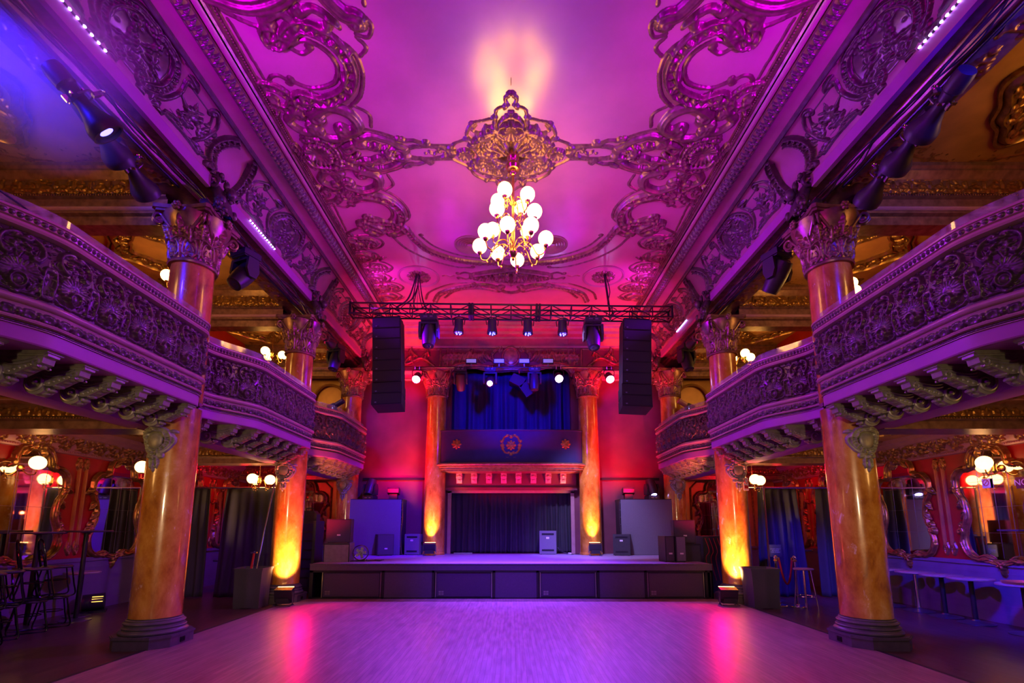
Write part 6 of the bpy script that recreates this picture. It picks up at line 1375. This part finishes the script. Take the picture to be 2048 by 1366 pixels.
# magenta and violet spots up to the ceiling, from the gallery rails and the truss
for s in (-1, 1):
    spot((s*4.3, 3.0, 5.2), (s*2.9, 5.8, 7.9), (.52, .0, 1.), 1150, 52, 1.)
    spot((s*4.2, 8.6, 4.9), (s*1.8, 9.6, 7.9), (.80, .0, .75), 170, 95, .9)
    spot((s*3.4, 10.9, 6.95), (s*3.0, 12.0, 7.9), (.75, .02, 1.), 90, 130, .9)
    spot((s*3.0, 13.5, 5.3), (s*3.2, 14.8, 7.3), RED, 260, 105, .8)
    spot((s*4.4, 13.3, 5.1), (s*4.5, 13.9, 7.4), RED, 120, 90, .8)
spot((0, .6, 4.6), (0, 4.2, 7.9), (.28, .0, 1.), 520, 90, .9)
spot((-1.5, 11.6, 6.2), (-.8, 10.6, 7.9), MAG, 40, 130, .9, .6); spot((1.5, 11.6, 6.2), (.8, 10.6, 7.9), MAG, 40, 130, .9, .6)
# violet cross light on the gallery fronts and coves from lights hung on the opposite beams
for s in (-1, 1):
    spot((s*3.9, 10.6, 6.5), (-s*4.6, 7.5, 4.4), VIO, 2400, 62, .7)
    spot((s*4.6, 2.0, 6.3), (-s*4.5, 7.5, 5.4), (.36, .0, .9), 800, 80, .8)
    spot((s*1.0, 1.0, 5.2), (s*4.6, 5.2, 7.2), (.9, .0, .6), 240, 80, .8)
    spot((-s*1.0, 9.2, 4.2), (s*4.6, 9.6, 7.3), (.9, .0, .5), 200, 80, .8)
# stage lights: rear pipe heads aim down at the dance floor and deck
for x, W in ((-2.80, 500), (-.62, 900), (1.42, 900), (2.93, 500)):
    spot((x, 13.45, 5.72), (x*.7, 9.0, 0), (.22, .05, 1.), W*3.6, 50, .7, .05)
spot((0, 1.0, 5.5), (0, 5.0, 0), (.60, .0, .62), 620, 80, .9); spot((0, 5.0, 5.0), (0, 11.0, 1.2), (.05, .0, 1.), 2200, 40, .8)
spot((0, 10.7, 6.3), (0, 12.3, .8), (.20, .06, 1.), 5200, 60, .9); spot((1.5, 10.7, 6.3), (2.6, 14.3, 1.2), (.42, .34, 1.), 2600, 44, .8); spot((-1.5, 10.7, 6.3), (-3.9, 14.3, 1.4), (.05, .0, 1.), 4500, 40, .8)
spot((0, 11.2, 6.2), (0, 15.3, 5.2), (.0, .0, 1.), 1500, 62, .8)
# red and amber uplights at the columns
for s in (-1, 1):
    spot((s*2.34, 13.93, 1.16), (s*2.34+.04*s, 14.45, 3.2), (1., .55, .20), 420, 80, 1., .06)
    spot((s*2.34, 13.93, 1.16), (s*2.6, 14.5, 7.5), RED, 900, 70, .9, .08)
    spot((s*4.52, 10.1, .42), (s*4.97, 10.6, 1.2), (1., .55, .20), 620, 74, 1., .06)
    spot((s*4.50, 10.0, .40), (s*4.6, 12.0, 4.0), RED, 1000, 66, .9, .08)
    spot((s*3.5, 13.95, 2.7), (s*3.35, 14.9, 3.7), RED, 230, 165, 1., .2); spot((s*3.2, 12.4, 6.3), (s*3.6, 14.9, 5.0), (.35, .0, .8), 200, 50, .8, .1)
    point((s*6.9, 12.4, 3.0), RED, 40, .15)
    spot((s*2.2, 13.4, 1.0), (s*.6, 14.0, 3.4), RED, 1000, 70, 1., .1)
    spot((s*3.6, 13.6, 2.6), (s*2.6, 14.4, 4.6), RED, 420, 80, 1., .1)
    spot((s*4.35, 10.3, .9), (s*3.4, 9.4, .0), (1., .0, .10), 120, 100, .9, .05)
    spot((s*6.9, 6.4, 2.6), (s*8.2, 8.4, 1.8), (1., .02, .05), 60, 110, .9, .1)
hz = MB().sphere((-5.1, 4.2, 6.45), 1.2, 24, 14).obj('haze', 'black', None); hz['kind'] = 'stuff'; hz['label'] = 'blue-lit haze round the lamp in the upper left corner'; hz['category'] = 'haze'
m = bpy.data.materials.new('haze'); m.use_nodes = True; n = m.node_tree.nodes; n.clear(); l = m.node_tree.links
o = n.new('ShaderNodeOutputMaterial'); v = n.new('ShaderNodeVolumeScatter'); tc = n.new('ShaderNodeTexCoord'); g = n.new('ShaderNodeTexGradient'); g.gradient_type = 'SPHERICAL'; mp = n.new('ShaderNodeMapping'); mp.vector_type = 'TEXTURE'
mp.inputs['Location'].default_value = (-5.1, 4.2, 6.45); mp.inputs['Scale'].default_value = (1.2, 1.2, 1.2); mu = n.new('ShaderNodeMath'); mu.operation = 'MULTIPLY'; mu.inputs[1].default_value = 1.2
l.new(tc.outputs['Object'], mp.inputs['Vector']); l.new(mp.outputs['Vector'], g.inputs['Vector']); l.new(g.outputs['Fac'], mu.inputs[0]); l.new(mu.outputs[0], v.inputs['Density']); l.new(v.outputs[0], o.inputs['Volume'])
hz.data.materials.clear(); hz.data.materials.append(m)
spot((-5.5, 3.3, 6.55), (-4.6, 5.6, 6.2), BLU, 2400, 60, .8)
for s in (-1, 1): spot((-s*3.9, 7.6, 6.3), (s*3.2, 6.6, 7.9), (.10, .0, 1.), 420, 60, .9)
for s in (-1, 1):
    point((s*6.4, 4.9, 2.5), (1., .5, .14), 22, .2)  # added warm fill by the unseen low lamps, for the cross beams
    for y, z in ((4.6, 5.9), (8.95, 5.85), (12.6, 5.8)): point((s*6.75, y, z), (1., .48, .10), 24, .2)  # extra warm fill added below the upper pendants
spot((-3.9, 5.0, 6.4), (5.42, 6.05, 0), VIO, 260, 6, .15, .02)
# blue beam fixture upper left with its haze
spot((-5.0, 3.4, 6.9), (-4.7, 6.2, 6.2), BLU, 500, 80, .8); spot((5.0, 3.4, 6.3), (4.8, 6.5, 6.4), BLU, 200, 80, .8)
spot((-4.8, 11.9, 6.3), (-4.6, 14.3, 4.0), (.1, .0, 1.), 300, 70, .8)
# aisle light under the galleries
spot((5.9, 6.4, 2.8), (7.9, 8.8, .3), BLU, 1300, 74, .8); spot((6.1, 8.7, 2.7), (6.4, 11.3, .5), BLU, 900, 50, .9); spot((-7.0, 11.6, 2.4), (-7.1, 13.4, .8), BLU, 260, 80, .8); spot((-5.9, 9.0, 2.7), (-6.2, 11.2, .6), (.2, .0, .6), 120, 50, .9)
spot((-5.9, 6.0, 2.8), (-7.6, 8.0, .6), (.2, .0, 1.), 25, 80, .8)
# front light on the near columns from lamps hung behind the camera
for s in (-1, 1): spot((s*1.6, -3.2, 2.4), (s*4.2, 7.0, 2.8), (1., .66, .40), 230, 62, .9, .07); spot((s*1.9, -2.0, 2.2), (s*5.0, 7.0, 1.9), (1., .66, .34), 650, 24, .9, .05)
w = bpy.data.worlds.new('World'); sc.world = w; w.use_nodes = True; w.node_tree.nodes['Background'].inputs['Color'].default_value = (.012, .004, .02, 1); w.node_tree.nodes['Background'].inputs['Strength'].default_value = .5
# ------------------------------------------------------------------ camera
cam = bpy.data.cameras.new('Camera'); co = bpy.data.objects.new('Camera', cam); C.objects.link(co); sc.camera = co
co.location = (0, 0, 1.6); co.rotation_euler = (PI/2+math.radians(8.8), 0, 0)
cam.sensor_width = 36; cam.lens = 960/2048*36; cam.shift_x = 2/2048; cam.shift_y = 220/2048; cam.clip_end = 100
sc.view_settings.view_transform = 'Standard'; sc.view_settings.look = 'None'; sc.view_settings.gamma = 1; sc.view_settings.exposure = -.12
cy = sc.cycles; cy.max_bounces = 5; cy.diffuse_bounces = 2; cy.glossy_bounces = 3; cy.transparent_max_bounces = 12; cy.sample_clamp_indirect = 4; cy.use_denoising = True; cy.caustics_reflective = False; cy.caustics_refractive = False
cy.use_adaptive_sampling = True; cy.adaptive_threshold = .03
